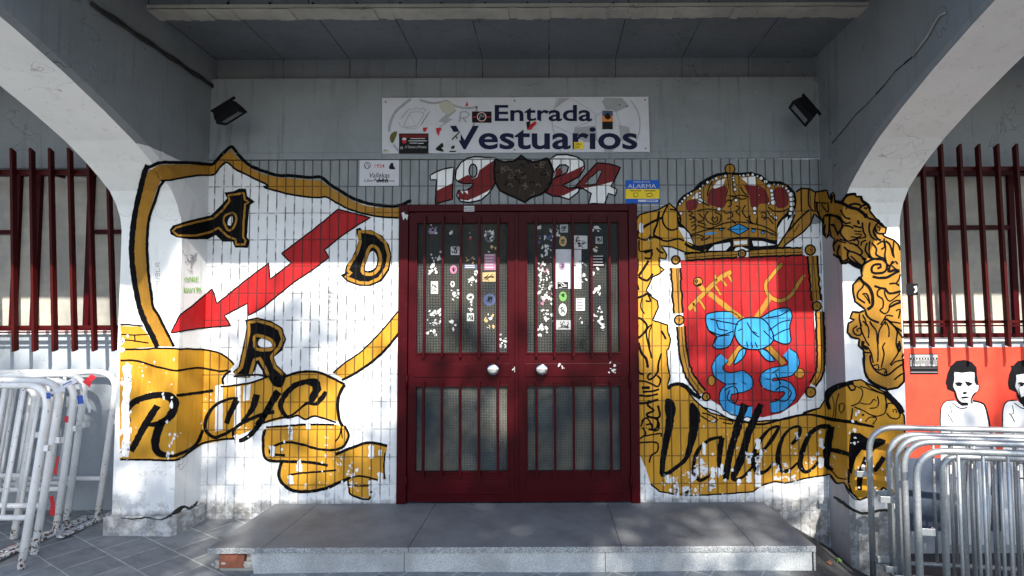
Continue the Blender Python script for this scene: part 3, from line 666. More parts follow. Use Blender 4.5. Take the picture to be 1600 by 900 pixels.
ringletter('black and gold letter D', B_([(540,478),(562,468),(575,482),(620,482),(680,512),(718,560),(733,620),(722,700),(680,760),(620,785),(560,785),(500,765),(480,750),(456,725),(480,715),(485,680),(515,640),(540,590),(556,540)]),
    B_([(558,490),(600,492),(650,505),(700,552),(718,620),(705,690),(665,745),(610,770),(560,768),(500,745),(485,735),(515,715),(495,700),(512,660),(545,612),(565,550)]),
    B_([(575,690),(590,640),(608,590),(625,568),(655,582),(672,630),(662,690),(625,722),(580,715)]), B_([(590,700),(598,655),(618,603),(640,600),(655,635),(648,680),(620,700)]), 4.8)
ringletter('black and gold letter R', [(383,500),(402,496),(425,502),(441,512),(447,530),(441,547),(428,558),(432,570),(440,577),(447,584),(446,593),(436,596),(412,592),(410,580),(402,568),(397,585),(392,592),(364,593),(361,583),(372,574),(380,540),(385,512)],
    [(388,504),(402,501),(424,507),(437,515),(442,530),(436,543),(424,557),(429,573),(440,583),(440,590),(420,588),(414,575),(406,560),(398,562),(390,588),(369,588),(369,582),(377,574),(384,545),(389,515)],
    [(400,524),(421,530),(428,538),(424,546),(401,545),(398,535)], [(403,538),(408,529),(423,535),(424,542),(411,543)], 5)
# ---- left: banner with the first word
b1 = Mural('painted_banner', 'gold banner with a black script word')
body = [(187,546),(260,544),(312,546),(340,550),(358,559),(366,570),(357,579),(346,588),(350,602),(380,600),(428,586),(445,587),(467,582),(493,582),(515,589),(539,601),(531,614),(527,633),(529,658),(491,650),(477,656),(464,649),(440,655),(405,664),(395,670),(375,680),(350,688),(318,694),(278,718),(187,718)]
b1.fill(GOLD, body, 1, False); b1.fill(GOLD, C_([(28,135),(140,140),(175,180),(215,250),(28,262)]), 1, False)
rib = D_([(50,450),(190,432),(460,425),(520,432),(538,480),(530,530),(500,562),(470,598),(560,565),(660,535),(770,548),(755,620),(755,745),(725,755),(665,750),(665,860),(555,840),(540,745),(480,770),(400,800),(300,818),(220,812),(160,775),(135,730),(150,645),(70,638),(42,600),(42,470)])
b1.fill(GOLD, rib, 1, False)
def bl(v, pts, w): b1.line(BLACK, v(pts), w, 3)
bl(C_, [(28,128),(90,130),(150,135)], 2.5); bl(C_, [(28,180),(105,185),(180,180)], 2); bl(C_, [(28,210),(105,217),(180,228)], 2); bl(C_, [(105,185),(107,217)], 2)
bl(C_, [(28,264),(150,262),(240,256),(350,260),(460,262),(550,278),(612,312),(643,345)], 2.8); bl(C_, [(28,322),(120,325),(200,350),(300,374),(350,376),(450,362),(560,380),(610,376)], 3)
bl(C_, [(75,555),(130,552)], 3); bl(C_, [(330,512),(430,500),(530,485)], 4.5); bl(C_, [(570,465),(640,458),(740,442),(830,408),(880,400)], 3)
bl(C_, [(585,452),(580,425),(600,395),(625,380)], 4); bl(C_, [(640,410),(700,405),(770,400),(820,412)], 3)
bl(C_, [(28,858),(180,860),(330,860),(400,820),(470,772),(560,752),(640,745)], 3.2); bl(C_, [(285,840),(330,835),(430,785),(475,700)], 5)
bl(D_, [(120,140),(170,142),(250,118),(350,116),(430,145),(520,190)], 4); bl(D_, [(520,190),(490,245),(478,310),(490,400),(510,435)], 5)
bl(D_, [(0,425),(60,410),(140,385),(200,385),(245,372),(290,395),(340,375),(400,390),(470,412)], 3); bl(D_, [(60,440),(190,432),(300,425),(460,425)], 3.2)
bl(D_, [(520,432),(542,490),(515,550),(460,572),(370,570),(280,545),(200,530),(130,540),(82,575),(95,598),(170,606)], 4)
bl(D_, [(55,455),(42,500),(45,600),(75,635),(160,642),(300,645),(420,665)], 4.5); bl(D_, [(150,645),(133,720),(160,775),(220,812),(300,818),(400,802),(480,768),(545,738)], 5)
bl(D_, [(190,722),(260,710),(350,703),(470,692)], 3); bl(D_, [(465,600),(560,562),(660,532),(770,550)], 4.5); bl(D_, [(755,590),(750,680),(755,745)], 2.5); bl(D_, [(540,740),(600,728),(660,735),(725,755)], 3)
bl(D_, [(538,745),(545,800),(560,838),(665,860),(667,745)], 3); bl(D_, [(545,780),(610,785),(668,782)], 2.5); bl(D_, [(500,440),(490,490),(465,525)], 2.5); bl(D_, [(500,440),(505,505)], 2)
for r in ([(336,603),(348,600),(348,672),(336,674)], [(366,622),(376,618),(376,668),(366,672)], [(380,604),(392,600),(390,625),(380,627)], [(367,605),(376,603),(376,620),(368,622)]): b1.fill(WHITEP, r, 2, False, .4)
b1.fill(WHITEP, C_([(590,395),(630,378),(660,410),(740,402),(775,345),(780,400),(700,440),(640,455),(600,445)]), 2, False)
def bs(v, s, pts): b1.line(BLACK, W3(v, pts, s*.7), layer=4)
bs(C_, 3.46, [(78,655,10),(68,600,18),(105,545,22),(190,515,24),(260,510,28),(310,530,36),(318,580,32),(285,635,26),(230,665,20),(170,672,12)])
bs(C_, 3.46, [(228,568,26),(190,625,26),(140,710,26),(85,815,22)]); bs(C_, 3.46, [(255,650,24),(235,690,32),(215,770,30),(235,822,26),(290,838,18)])
bs(C_, 3.46, [(665,528,10),(610,532,10),(535,570,12),(492,640,14),(490,700,14),(535,738,12),(590,722,12),(640,690,10)]); bs(C_, 3.46, [(658,535,22),(625,600,22),(600,665,18)])
bs(C_, 3.46, [(765,505,26),(745,575,22),(712,625,16),(685,655,12)]); bs(C_, 3.46, [(885,490,30),(840,560,24),(790,650,22),(735,720,18),(680,755,16),(645,745,12),(640,700,12),(690,660,12),(780,620,14),(860,600,14)])
bs(C_, 3.46, [(835,410,10),(870,440,34),(895,450,30)])
bs(D_, 3.75, [(120,230,22),(85,300,22),(40,380,22),(5,430,22)]); bs(D_, 3.75, [(100,150,30),(140,175,44),(135,205,16)])
bs(D_, 3.75, [(190,385,12),(155,350,18),(145,305,22),(175,245,22),(230,195,22),(290,175,24),(345,182,36),(355,215,34),(335,260,30),(320,300,18)]); bs(D_, 3.75, [(160,375,8),(210,370,8),(260,330,8),(300,300,12),(350,305,14),(385,270,20),(410,232,14)])
rq = random.Random(31)
def flakes(mu, boxes, layer):
    """bare white patches where the paint has come away"""
    for (x0, y0, x1, y1, n, r) in boxes:
        for _ in range(int(n*.6)):
            cx, cy = rq.uniform(x0, x1), rq.uniform(y0, y1)
            if rq.random() < .4 and 330 < cx < 1290:   # a whole strip of one tile has lost its paint
                cx = 404.3+14.05*round((cx-404.3)/14.05)+7; wq, hq = rq.uniform(2.5, 5.5), rq.uniform(4, 12)
                mu.fill(WHITEP, [(cx-wq, cy-hq*.6), (cx-wq*.2, cy-hq), (cx+wq, cy-hq*.7), (cx+wq*.9, cy), (cx+wq, cy+hq*.8), (cx, cy+hq), (cx-wq*.9, cy+hq*.7), (cx-wq*.6, cy)], layer, False, 1.3); continue
            r_ = r*1.25; rr = r_*rq.uniform(.35, 1); st = rq.uniform(.8, 2.2)
            mu.fill(WHITEP, [(cx+rr*rq.uniform(.5, 1.2)*math.cos(k*.698), cy+st*rr*rq.uniform(.5, 1.2)*math.sin(k*.698)) for k in range(9)], layer, False, .5)
b1.fill(WHITEP, [(191,572),(198,566),(206,572),(204,600),(202,640),(203,680),(201,714),(190,714),(192,680),(189,640),(193,600)], 5, False, 2.2)
flakes(b1, [(188,515,200,560,12,2.2),(186,580,205,715,34,2.4),(255,600,270,716,20,2.6),(210,560,275,640,26,1.2),(270,660,285,700,8,2),(418,680,445,705,9,2.2),(430,700,520,760,12,2.2),(520,700,600,760,16,2.6),(575,745,600,772,10,3),(320,606,335,668,7,1.6),(440,655,480,690,8,2),(345,660,400,690,7,1.6)], 5)
b1.build()
# ---- above the door: year numerals round a dark ball-shaped emblem
yr = Mural('painted_year', 'maroon and white year 1924 over the door')
def K(mat, pts, layer=1, sm=False): yr.fill(mat, K_(pts), layer, sm, .4)
n1 = [(52,185),(85,165),(135,145),(208,130),(200,230),(197,342),(85,372),(92,215),(55,215)]
K(WHITEP, n1); K(MAROON, [(88,290),(204,232),(197,342),(85,372)], 2); yr.line(BLACK, K_(n1), 2.2, 3, True, False)
n9 = [(215,205),(222,150),(255,100),(300,72),(350,63),(480,70),(482,225),(460,270),(430,310),(390,345),(310,364),(250,355),(226,318),(235,285),(285,285),(320,265),(335,238),(270,240),(228,222)]
K(WHITEP, n9); K(MAROON, [(230,220),(300,180),(330,208),(360,195),(375,150),(480,78),(480,225),(455,270),(430,290),(360,325),(300,350),(240,342),(232,290),(285,285),(320,265),(335,238),(270,240)], 2); yr.line(BLACK, K_(n9), 2.4, 3, True, False)
yr.circ(GREYP, K_([(333,155)])[0], 6.3, 2.2, 4, 10.5)
K(WHITEP, [(250,285),(265,310),(275,290),(300,310),(298,285)], 3)
n2 = [(835,80),(880,52),(950,48),(1020,65),(1062,95),(1065,140),(1035,190),(975,225),(920,250),(960,268),(1040,262),(1020,300),(965,343),(905,325),(860,322),(800,295),(815,255),(870,205),(950,165),(962,130),(940,115),(905,118),(878,145),(868,165),(850,120)]
K(WHITEP, n2); K(MAROON, [(955,170),(1062,120),(1035,190),(975,225),(920,250),(960,268),(1040,262),(930,318),(860,322),(800,295),(815,255),(870,205)], 2); K(MAROON, [(880,150),(905,135),(925,165),(900,190),(870,200)], 3); yr.line(BLACK, K_(n2), 2.4, 4, True, False)
n4 = [(1000,268),(1040,220),(1095,160),(1150,103),(1235,110),(1302,132),(1262,220),(1240,258),(1280,278),(1270,318),(1222,305),(1210,345),(1200,372),(1095,372),(1112,305),(1060,272)]
K(WHITEP, n4); K(MAROON, [(1000,268),(1040,220),(1095,160),(1150,103),(1235,110),(1302,132),(1258,225),(1160,252),(1060,270)], 2); K(GREYP, [(1062,245),(1110,195),(1165,150),(1182,158),(1160,205),(1145,240),(1100,248)], 3); yr.line(BLACK, K_(n4), 2.2, 4, True, False); yr.line(BLACK, K_([(1062,245),(1110,195),(1165,150),(1182,158),(1160,205),(1145,240),(1100,248)]), 1.6, 4, True, False)
bb = [(478,72),(500,85),(540,98),(600,92),(625,75),(650,53),(690,85),(730,98),(775,90),(822,70),(845,120),(858,160),(850,230),(820,285),(780,310),(720,330),(670,362),(620,335),(560,310),(510,285),(478,225),(470,150)]
K(BROWN, bb, 4); yr.line(BLACK, K_(bb), 3, 5, True, False)
rn = random.Random(5)
DB = simple('brown_line_paint', (.075, .045, .028))
for i in range(46):
    x, y = rn.uniform(500, 830), rn.uniform(110, 290)
    if abs(x-665) > 190-(y-110)*.6: continue
    a = rn.uniform(0, 6.28); p = [(x, y), (x+math.cos(a)*18, y+math.sin(a)*18), (x+math.cos(a+1)*34, y+math.sin(a+1)*30)]
    yr.line(BLACK if i % 3 == 0 else DB, K_(p), 1.6, 5+(i % 2))
yr.build()
# ---- right: crown, shield, scroll frame and banner
fr_ = Mural('painted_scroll_frame', 'gold scrollwork frame and banner with a black script word')
frame = [(993,345),(1000,335),(1030,327),(1046,318),(1058,328),(1062,350),(1078,380),(1100,388),(1130,394),(1130,398),(1098,397),(1070,394),(1050,386),(1033,384),(1042,398),(1040,405),(1030,403),(1030,416),(1038,421),(1030,428),(1020,433),(1010,453),(1013,460),(1027,470),(1029,480),(1020,500),(1043,508),(1044,520),(1048,530),(1045,545),(1042,547),(1043,570),(1047,587),(1043,603),(1057,600),(1072,607),(1085,625),(1098,636),(1110,645),(1160,660),(1230,655),(1260,645),(1281,637),(1292,621),(1297,608),(1313,600),(1332,595),(1345,593),(1357,600),(1383,613),(1403,633),(1413,650),(1415,700),(1415,768),(1395,772),(1381,762),(1362,775),(1343,781),(1328,768),(1318,754),(1308,755),(1297,741),(1260,747),(1228,755),(1212,752),(1188,759),(1177,768),(1143,771),(1113,773),(1085,774),(1060,773),(1031,768),(1017,757),(1009,731),(999,709),(995,640),(994,500)]
fr_.fill(GOLD, frame, 1, False); fr_.line(BLACK, frame[:len(frame)-4], 2.4, 3, False, False)
fr_.line(BLACK, [(1296,640),(1293,624),(1302,610),(1318,602),(1334,597)], 6, 4); fr_.line(BLACK, [(1383,613),(1392,622),(1403,633),(1410,646)], 9, 4)
def fl_(v, pts, w=2): fr_.line(BLACK, v(pts), w*1.12, 4)
# left column curls
fl_(I_, [(45,130),(70,110),(110,85),(165,60)], 3.4); fl_(I_, [(150,30),(140,90),(125,140),(165,160)], 3); fl_(I_, [(190,0),(165,60),(185,110),(225,115),(250,80),(235,30),(200,20)], 2.4); fl_(I_, [(95,165),(125,150),(180,170),(240,160),(265,170)], 2.6); fl_(I_, [(60,110),(50,150),(90,165),(110,140)], 2.2)
fl_(I_, [(270,180),(300,200),(360,215)], 4)
fl_(I1, [(45,240),(50,330),(110,325),(160,320)], 2.2); fl_(I1, [(90,345),(150,335),(140,390),(90,385)], 2.6); fl_(I1, [(40,535),(80,480),(125,410)], 3.6); fl_(I1, [(40,540),(110,575),(160,520)], 3.2); fl_(I1, [(35,385),(40,450),(30,520)], 1.6); fl_(I1, [(30,605),(42,650)], 2.6)
fl_(I1, [(20,720),(80,700),(120,680),(145,700)], 3.4); fl_(I1, [(70,720),(60,790),(90,850)], 1.8); fl_(I1, [(100,740),(140,745),(120,690)], 2.4); fl_(I1, [(190,300),(215,335),(250,345)], 2.6)
fl_(I2, [(30,80),(20,180),(60,160),(100,100),(60,40),(20,30)], 3.2); fl_(I2, [(130,80),(95,130),(110,230),(135,330)], 2.4); fl_(I2, [(140,75),(115,150),(120,260)], 1.8); fl_(I2, [(205,125),(225,160),(240,190)], 3); fl_(I2, [(35,215),(60,290),(95,340),(105,400)], 3.6); fl_(I2, [(205,295),(185,370),(180,425),(150,470),(115,490),(105,460),(130,440)], 3)
fl_(I2, [(30,330),(35,430),(75,450)], 3.2); fl_(I2, [(40,500),(80,500),(130,520),(180,540),(200,490),(175,455)], 2.6); fl_(I2, [(60,550),(120,548)], 4.2); fl_(I2, [(65,580),(140,575),(190,560)], 2.8); fl_(I2, [(35,605),(110,610),(180,595)], 2.8); fl_(I2, [(40,665),(100,660),(185,635)], 3.4)
fl_(I2, [(120,640),(105,680),(150,715),(95,745),(130,770),(185,770),(195,740),(180,680)], 3); fl_(I2, [(60,800),(90,770),(120,800),(140,850),(110,860)], 2.4); fl_(I2, [(180,770),(170,850),(120,860)], 2.6)
fl_(J_, [(80,400),(100,355),(150,345),(185,375),(180,420),(150,420),(145,385),(110,390)], 2.4); fl_(J_, [(75,470),(110,440),(90,405)], 2.4); fl_(J_, [(100,455),(200,440),(200,460)], 2.2); fl_(J_, [(70,495),(150,490),(180,500),(175,545),(140,570),(130,610)], 2.4); fl_(J_, [(240,180),(255,160),(300,150),(345,165),(385,205),(430,235)], 5)
# lettering on the banner
def js(pts): fr_.line(BLACK, W3(J_, pts, 3.75*.82), layer=5)
js([(228,238,10),(248,270,52),(252,340,44),(240,430,34),(222,520,30),(208,600,26),(204,680,26)]); js([(195,682,20),(240,672,20),(290,635,18),(345,585,24),(372,500,34),(392,400,44),(395,320,48),(375,262,16)])
js([(560,462,14),(500,470,16),(450,500,16),(410,550,20),(392,610,18),(392,670,22),(420,712,18),(460,702,14),(520,660,12)]); js([(555,465,30),(545,540,26),(540,610,24),(555,670,16),(590,700,10)])
js([(692,268,46),(665,340,40),(640,430,36),(610,530,34),(590,620,34),(578,708,30)]); js([(785,268,30),(748,350,36),(710,440,36),(685,530,36),(655,620,36),(620,705,24),(670,700,14),(720,650,12),(760,590,10)])
js([(745,575,12),(800,535,14),(855,465,20),(888,400,14),(835,415,14),(780,480,20),(742,560,22),(742,630,24),(775,668,20),(820,655,14),(862,605,8)])
js([(965,505,14),(1005,450,22),(1010,402,14),(960,410,12),(915,460,16),(888,540,22),(885,610,24),(910,658,22),(955,650,14),(1000,610,10)])
js([(1190,402,26),(1130,400,22),(1075,440,22),(1042,500,24),(1020,570,24),(1015,630,26),(1045,665,18),(1090,640,14),(1130,590,14)]); js([(1198,398,30),(1180,470,38),(1170,560,34),(1168,625,26),(1205,655,14)])
fr_.line(BLACK, J_([(670,365),(740,382),(800,385),(900,360),(1000,335),(1080,330),(1160,345),(1250,362),(1350,372)]), 3.6, 4)
fl_(J_, [(440,285),(520,310),(600,355),(660,370)], 2); fl_(J_, [(430,335),(500,375),(530,360),(480,330),(440,320)], 2); fl_(J_, [(540,350),(620,370),(615,385),(560,375)], 1.8); fl_(J_, [(1030,320),(1090,300),(1130,290)], 2.4)
def zs(pts): fr_.line(BLACK, W3(Z_, pts, 4.5), layer=5)
zs([(0,262,16),(60,278,14),(120,295,18),(250,310,22),(330,325,20),(430,345,16)]); zs([(125,508,32),(190,520,32),(258,540,30)])
fr_.fill(BLACK, Z_([(270,385),(330,390),(400,435),(470,425),(515,440),(505,465),(440,500),(425,525),(345,505),(305,560),(285,620),(270,700),(255,640),(250,540),(258,470)]), 5, False)
zs([(255,640,16),(252,720,16),(270,800,12),(300,840,8)]); zs([(375,560,28),(345,650,38),(330,720,38),(330,790,30)]); zs([(500,560,36),(455,630,36),(430,660,20)]); zs([(500,770,14),(440,830,14)])
zs([(115,640,8),(150,675,8),(180,705,9),(235,715,9)]); zs([(120,690,6),(165,745,6),(215,742,6),(245,800,7),(290,850,8),(330,858,8)])
for p in ([(95,170),(100,100),(160,60),(240,40)],): zs([(a, b, 26) for a, b in p])
zs([(240,45,16),(270,90,14),(295,85,12),(295,55,10),(270,45,8)]); zs([(185,110,6),(165,180,6),(160,270,6),(150,300,6)]); zs([(130,110,5),(150,200,5),(140,280,5)]); zs([(185,190,7),(215,180,7),(220,215,7),(200,250,7),(185,230,7),(185,190,7)]); zs([(270,200,10),(330,170,8),(350,90,7),(290,55,7)]); zs([(330,180,7),(400,185,7),(430,150,9),(445,165,7)]); zs([(400,215,8),(450,210,8),(465,175,8),(455,130,8)])
zs([(280,215,10),(270,300,10)]); zs([(290,205,8),(350,230,8),(430,270,9),(500,255,8),(515,215,9),(510,130,10),(480,110,9),(420,90,8),(370,70,8),(330,60,7)]); zs([(370,310,8),(400,280,8),(450,285,7),(420,330,7)]); zs([(345,262,14),(362,262,12)])
zs([(520,215,9),(530,180,9),(570,185,9),(600,215,10),(615,260,10),(595,290,9),(545,280,9),(520,250,8)]); zs([(570,245,8),(565,225,7),(585,222,7),(590,250,7)]); zs([(370,40,9),(420,80,8),(500,110,10),(515,90,9),(440,60,7),(385,20,8)])
flakes(fr_, [(1030,748,1115,772,34,3),(1105,690,1200,765,30,3.2),(1165,700,1190,730,6,3),(1265,675,1290,735,12,2.6),(1085,735,1110,765,9,3),(1325,655,1345,700,12,2.4),(1340,715,1412,775,26,3.2),(1330,640,1350,660,6,2.4),(996,350,1002,365,2,2),(1060,690,1100,712,5,1.6)], 6)
fr_.build()
sh = Mural('painted_shield', 'red shield with two gold tools tied by a blue bow, in a gold rod border')
sh.fill(RED, F_([(130,110),(300,100),(420,95),(560,90),(710,85),(740,100),(750,300),(765,500),(768,640),(735,700),(680,775),(600,828),(520,845),(400,835),(330,800),(250,750),(180,660),(150,500),(138,300)]), 2, False)
def rod(pts, w):
    p = F_(pts); sh.line(BLACK, p, w+6.5, 3, False, True, .4); sh.line(GOLD2, p, w, 4, False, True, .4); sh.line(BLACK, [(x+w*.12, y+w*.14) for x, y in p[0:]][:], 1.1, 5, False, True, .4)
rod([(150,96),(280,86),(395,80)], 8); rod([(450,77),(580,72),(700,68)], 9); rod([(108,145),(112,250),(120,358)], 11); rod([(132,420),(140,520),(168,640),(232,732)], 9); rod([(748,88),(756,190),(766,300)], 11.5); rod([(782,350),(788,560),(780,640),(750,692)], 8.5)
for x, y, r in ((108,108,6.5),(418,78,6),(738,62,8),(124,390,7.5),(768,325,7),(250,750,6),(740,728,8)): sh.circ(GOLD2, F_([(x, y)])[0], r, 2.4, 6); sh.line(BLACK, F_([(x, y-6), (x+3, y+5)]), 1.2, 8)
def ln(mat, pts, w, layer=3, o=1.4):
    p = F_(pts)
    if o: sh.line(BLACK, p, w+o, layer, False, True, .3)
    sh.line(mat, p, w, layer+1, False, True, .3)
ln(GOLD2, [(168,340),(215,290),(270,235),(320,190),(368,165)], 7); 
for a, b in (((190,310),(200,350)),((215,290),(245,340)),((262,255),(300,300)),((290,225),(318,272)),((325,200),(345,230)),((350,175),(372,210)),((300,210),(290,180))): ln(GOLD2, [a, b], 3.5, 3, 1.2)
sh.circ(GOLD2, F_([(212,210)])[0], 7, 1.6, 5); ln(GOLD2, [(215,220),(240,255)], 7, 4, 0); sh.circ(GOLD2, F_([(204,208)])[0], 2, 1.4, 6)
ln(GOLD2, [(265,265),(340,325),(425,390)], 8, 5, 0); ln(GOLD2, [(605,125),(560,180),(528,225),(545,275),(595,300),(645,275),(685,215),(712,178)], 5.5, 3, 1.6); ln(GOLD2, [(548,285),(520,330),(480,385)], 8, 5, 0)
ln(GOLD2, [(412,515),(350,600)], 8, 3, 1.4); ln(GOLD2, [(540,515),(615,595)], 8, 3, 1.4); sh.circ(GOLD2, F_([(275,675)])[0], 5.5, 1.2, 3, 8); sh.circ(GOLD2, F_([(688,640)])[0], 8, 1.2, 3)
BK = 5
def bow(pts, sm=True): sh.fill(BLUE, F_(pts), BK, sm, .4); sh.line(BLACK, F_(pts), 2, BK+1, True, sm, .4)
def rb(pts, w): p = F_(pts); sh.line(BLACK, p, w+3.4, BK, False, True, .4); sh.line(BLUE, p, w, BK+1, False, True, .4)
rb([(335,565),(305,600),(310,640),(360,665),(420,655),(445,690),(400,705),(350,720),(340,770),(380,810),(465,822)], 16); rb([(625,540),(660,580),(640,625),(560,640),(525,670),(560,700),(620,700),(645,740),(600,790),(550,800)], 16)
bow([(410,530),(437,530),(420,572),(380,597)]); bow([(495,525),(535,535),(572,580),(530,576)])
bow([(248,375),(280,355),(370,352),(412,392),(400,430),(378,470),(358,512),(312,526),(280,512),(300,470),(262,440)], True); bow([(490,395),(520,370),(575,340),(635,335),(653,370),(642,420),(646,492),(605,500),(560,475),(530,430)], True)
BK = 7
bow([(395,405),(440,380),(510,383),(550,425),(565,485),(510,525),(430,520),(388,470)])
for p in ([(270,385),(340,400),(400,410)], [(262,440),(320,460),(380,440)], [(300,395),(310,430),(350,440)], [(285,500),(300,470),(360,460)], [(530,380),(590,370),(640,345)], [(545,440),(600,400),(645,390)], [(560,470),(610,440),(640,430)], [(440,400),(470,450),(500,470)], [(470,445),(490,455)], [(520,440),(560,480)], [(400,440),(420,430)], [(440,490),(445,518)], [(460,495),(468,520)], [(480,495),(490,520)],
          [(335,720),(380,700),(400,740),(385,780),(350,760),(360,720)], [(350,690),(395,690)], [(575,640),(600,690)], [(570,760),(620,770),(650,730),(610,700),(575,720)], [(560,640),(590,620)]):
    sh.line(BLACK, F_(p), 1.7, 8 if BK else 8)
js2 = lambda pts: sh.line(BLACK, W3(J_, pts, 3.75), layer=10)
js2([(692,268,46),(665,340,38),(655,375,36)]); js2([(785,268,30),(748,350,34),(738,375,34)])
sh.build()
cr = Mural('painted_crown', 'gold crown with white pearls, maroon cap and blue jewels')
def q(mat, pts, layer=2, sm=True, ol=0):
    cr.fill(mat, Q_(pts), layer, sm, .4)
    if ol: cr.line(BLACK, Q_(pts), ol, layer+1, True, sm, .4)
q(BLACK, [(38,430),(60,375),(110,325),(200,275),(250,215),(330,165),(420,125),(500,112),(640,118),(740,110),(830,135),(910,198),(1020,200),(1095,238),(1155,300),(1170,380),(1160,450),(1125,515),(1085,565),(995,695),(985,795),(880,775),(760,750),(560,745),(400,790),(330,835),(200,825),(165,760),(100,660),(50,600)], 2, False)
q(GOLD2, [(55,440),(140,335),(290,250),(420,155),(640,142),(780,155),(880,225),(1010,228),(1090,270),(1100,450),(985,600),(985,745),(820,725),(580,725),(380,775),(225,800),(180,700),(135,640),(62,560)], 3)
q(MAROON, [(140,385),(225,368),(240,400),(232,450),(160,478),(135,450)], 4); q(MAROON, [(375,268),(500,240),(512,310),(492,440),(400,432),(330,405),(345,310)], 4); q(MAROON, [(680,238),(800,235),(880,290),(912,400),(820,412),(800,452),(742,442),(722,330)], 4); q(MAROON, [(960,272),(1040,262),(1090,330),(1082,430),(1000,452),(960,400)], 4)
q(WHITEP, [(380,255),(430,195),(502,172),(480,240),(400,268)], 5, False); q(WHITEP, [(650,168),(782,152),(785,238),(722,235)], 5, False); q(WHITEP, [(185,362),(240,300),(252,362)], 5, False); q(WHITEP, [(55,625),(110,640),(160,690),(200,790),(120,750)], 4, False); q(WHITEP, [(990,640),(1040,560),(1085,530),(1080,580),(990,695)], 4, False)
q(GOLD2, [(520,120),(562,120),(575,300),(605,335),(510,335),(530,250)], 6, False, 1.4); cr.circ(GOLD2, Q_([(543,84)])[0], 7.8, 2, 6)
for x, y, r in ((75,412,13),(95,388,13),(120,358,15),(150,332,14),(180,315,14),(265,384,27),(260,340,15),(260,308,13),(264,270,14),(292,240,14),(332,208,16),(380,187,14),(415,174,16),(458,160,11),(500,150,14),(576,165,12),(578,190,13),(587,232,15),(592,276,16),(600,378,16),(635,146,11),(670,145,14),(710,140,16),(757,137,15),(798,152,14),(835,172,19),(878,202,20),(910,240,20),(932,288,19),(938,326,18),(942,360,18),(950,398,26),(958,232,13),(995,234,13),(1040,246,14),(1070,266,14),(1090,292,15),(1115,325,26),(1122,368,25),(1125,412,25),(1122,460,23),(1110,500,18),(440,460,18),(775,455,20),(774,496,16),(927,510,12),(970,545,21),(85,500,15),(906,408,12),(305,392,9),(812,262,7),(816,330,8)): cr.circ(WHITEP, Q_([(x, y)])[0], r/6, 1.1, 7)
q(BLUE, [(520,650),(625,598),(725,645),(630,702)], 5, False, 1.6); cr.line(BLACK, Q_([(530,652),(715,645)]), 1, 8)
for p in ([(295,690),(370,672),(430,682),(350,702)],): q(BLUE, p, 5, False)
for x, y, r in ((460,650,17),(765,665,18),(850,680,17),(935,695,14)): cr.circ(BLUE, Q_([(x, y)])[0], r/6, 1, 5, r/8)
for p in ([(240,610),(350,640),(500,590),(640,580)],[(640,580),(780,600),(900,640),(985,690)],[(180,700),(350,650),(500,640)],[(740,640),(860,660),(985,710)],[(150,480),(200,500),(160,520),(220,540)],[(165,560),(200,545),(230,565),(180,590)],[(180,625),(220,600),(225,640),(190,660)],[(250,500),(300,560),(240,580),(310,600),(320,620)],[(340,480),(310,540),(370,600),(440,590),(460,520),(400,490)],[(370,550),(385,530),(400,550),(420,530),(430,560),(400,585),(370,550)],[(480,470),(500,500),(560,490),(570,530),(520,550)],[(500,400),(540,370),(560,420),(520,440)],[(600,430),(640,450),(600,480),(640,520)],[(690,420),(660,480),(700,540),(740,520)],[(830,500),(870,490),(880,530),(840,540),(850,515)],[(230,480),(320,460),(420,470)],[(540,330),(580,345),(640,330),(720,350)],[(520,370),(560,380),(600,350),(650,370),(700,360)],[(640,250),(670,300),(700,330)],[(330,340),(350,250),(380,200)],[(900,440),(960,480),(1040,480),(1100,450)],[(890,470),(930,530),(980,560)],[(180,720),(240,700),(300,720),(270,750),(330,740),(360,710)],[(730,520),(740,580),(790,600),(800,540)],[(560,560),(600,600)],[(700,560),(760,600)],[(245,380),(290,400),(350,430)],[(860,560),(900,540),(950,600)]): cr.line(BLACK, Q_(p), 1.9, 8)
q(BLACK, [(310,850),(400,780),(560,740),(740,738),(900,760),(1000,795),(985,815),(740,862),(560,862)], 4, False)
q(WHITEP, [(340,850),(400,795),(540,772),(548,800),(505,850)], 5, False); q(WHITEP, [(750,757),(850,762),(970,795),(830,810),(765,806)], 5, False); q(GOLD2, [(572,742),(715,735),(718,805),(572,812)], 5, False, 1.2); q(WHITEP, [(580,762),(705,752),(705,788),(585,795)], 7, False)
q(WHITEP, [(580,850),(600,822),(650,812),(720,840),(700,852),(650,832),(610,852)], 5, False)
cr.build()
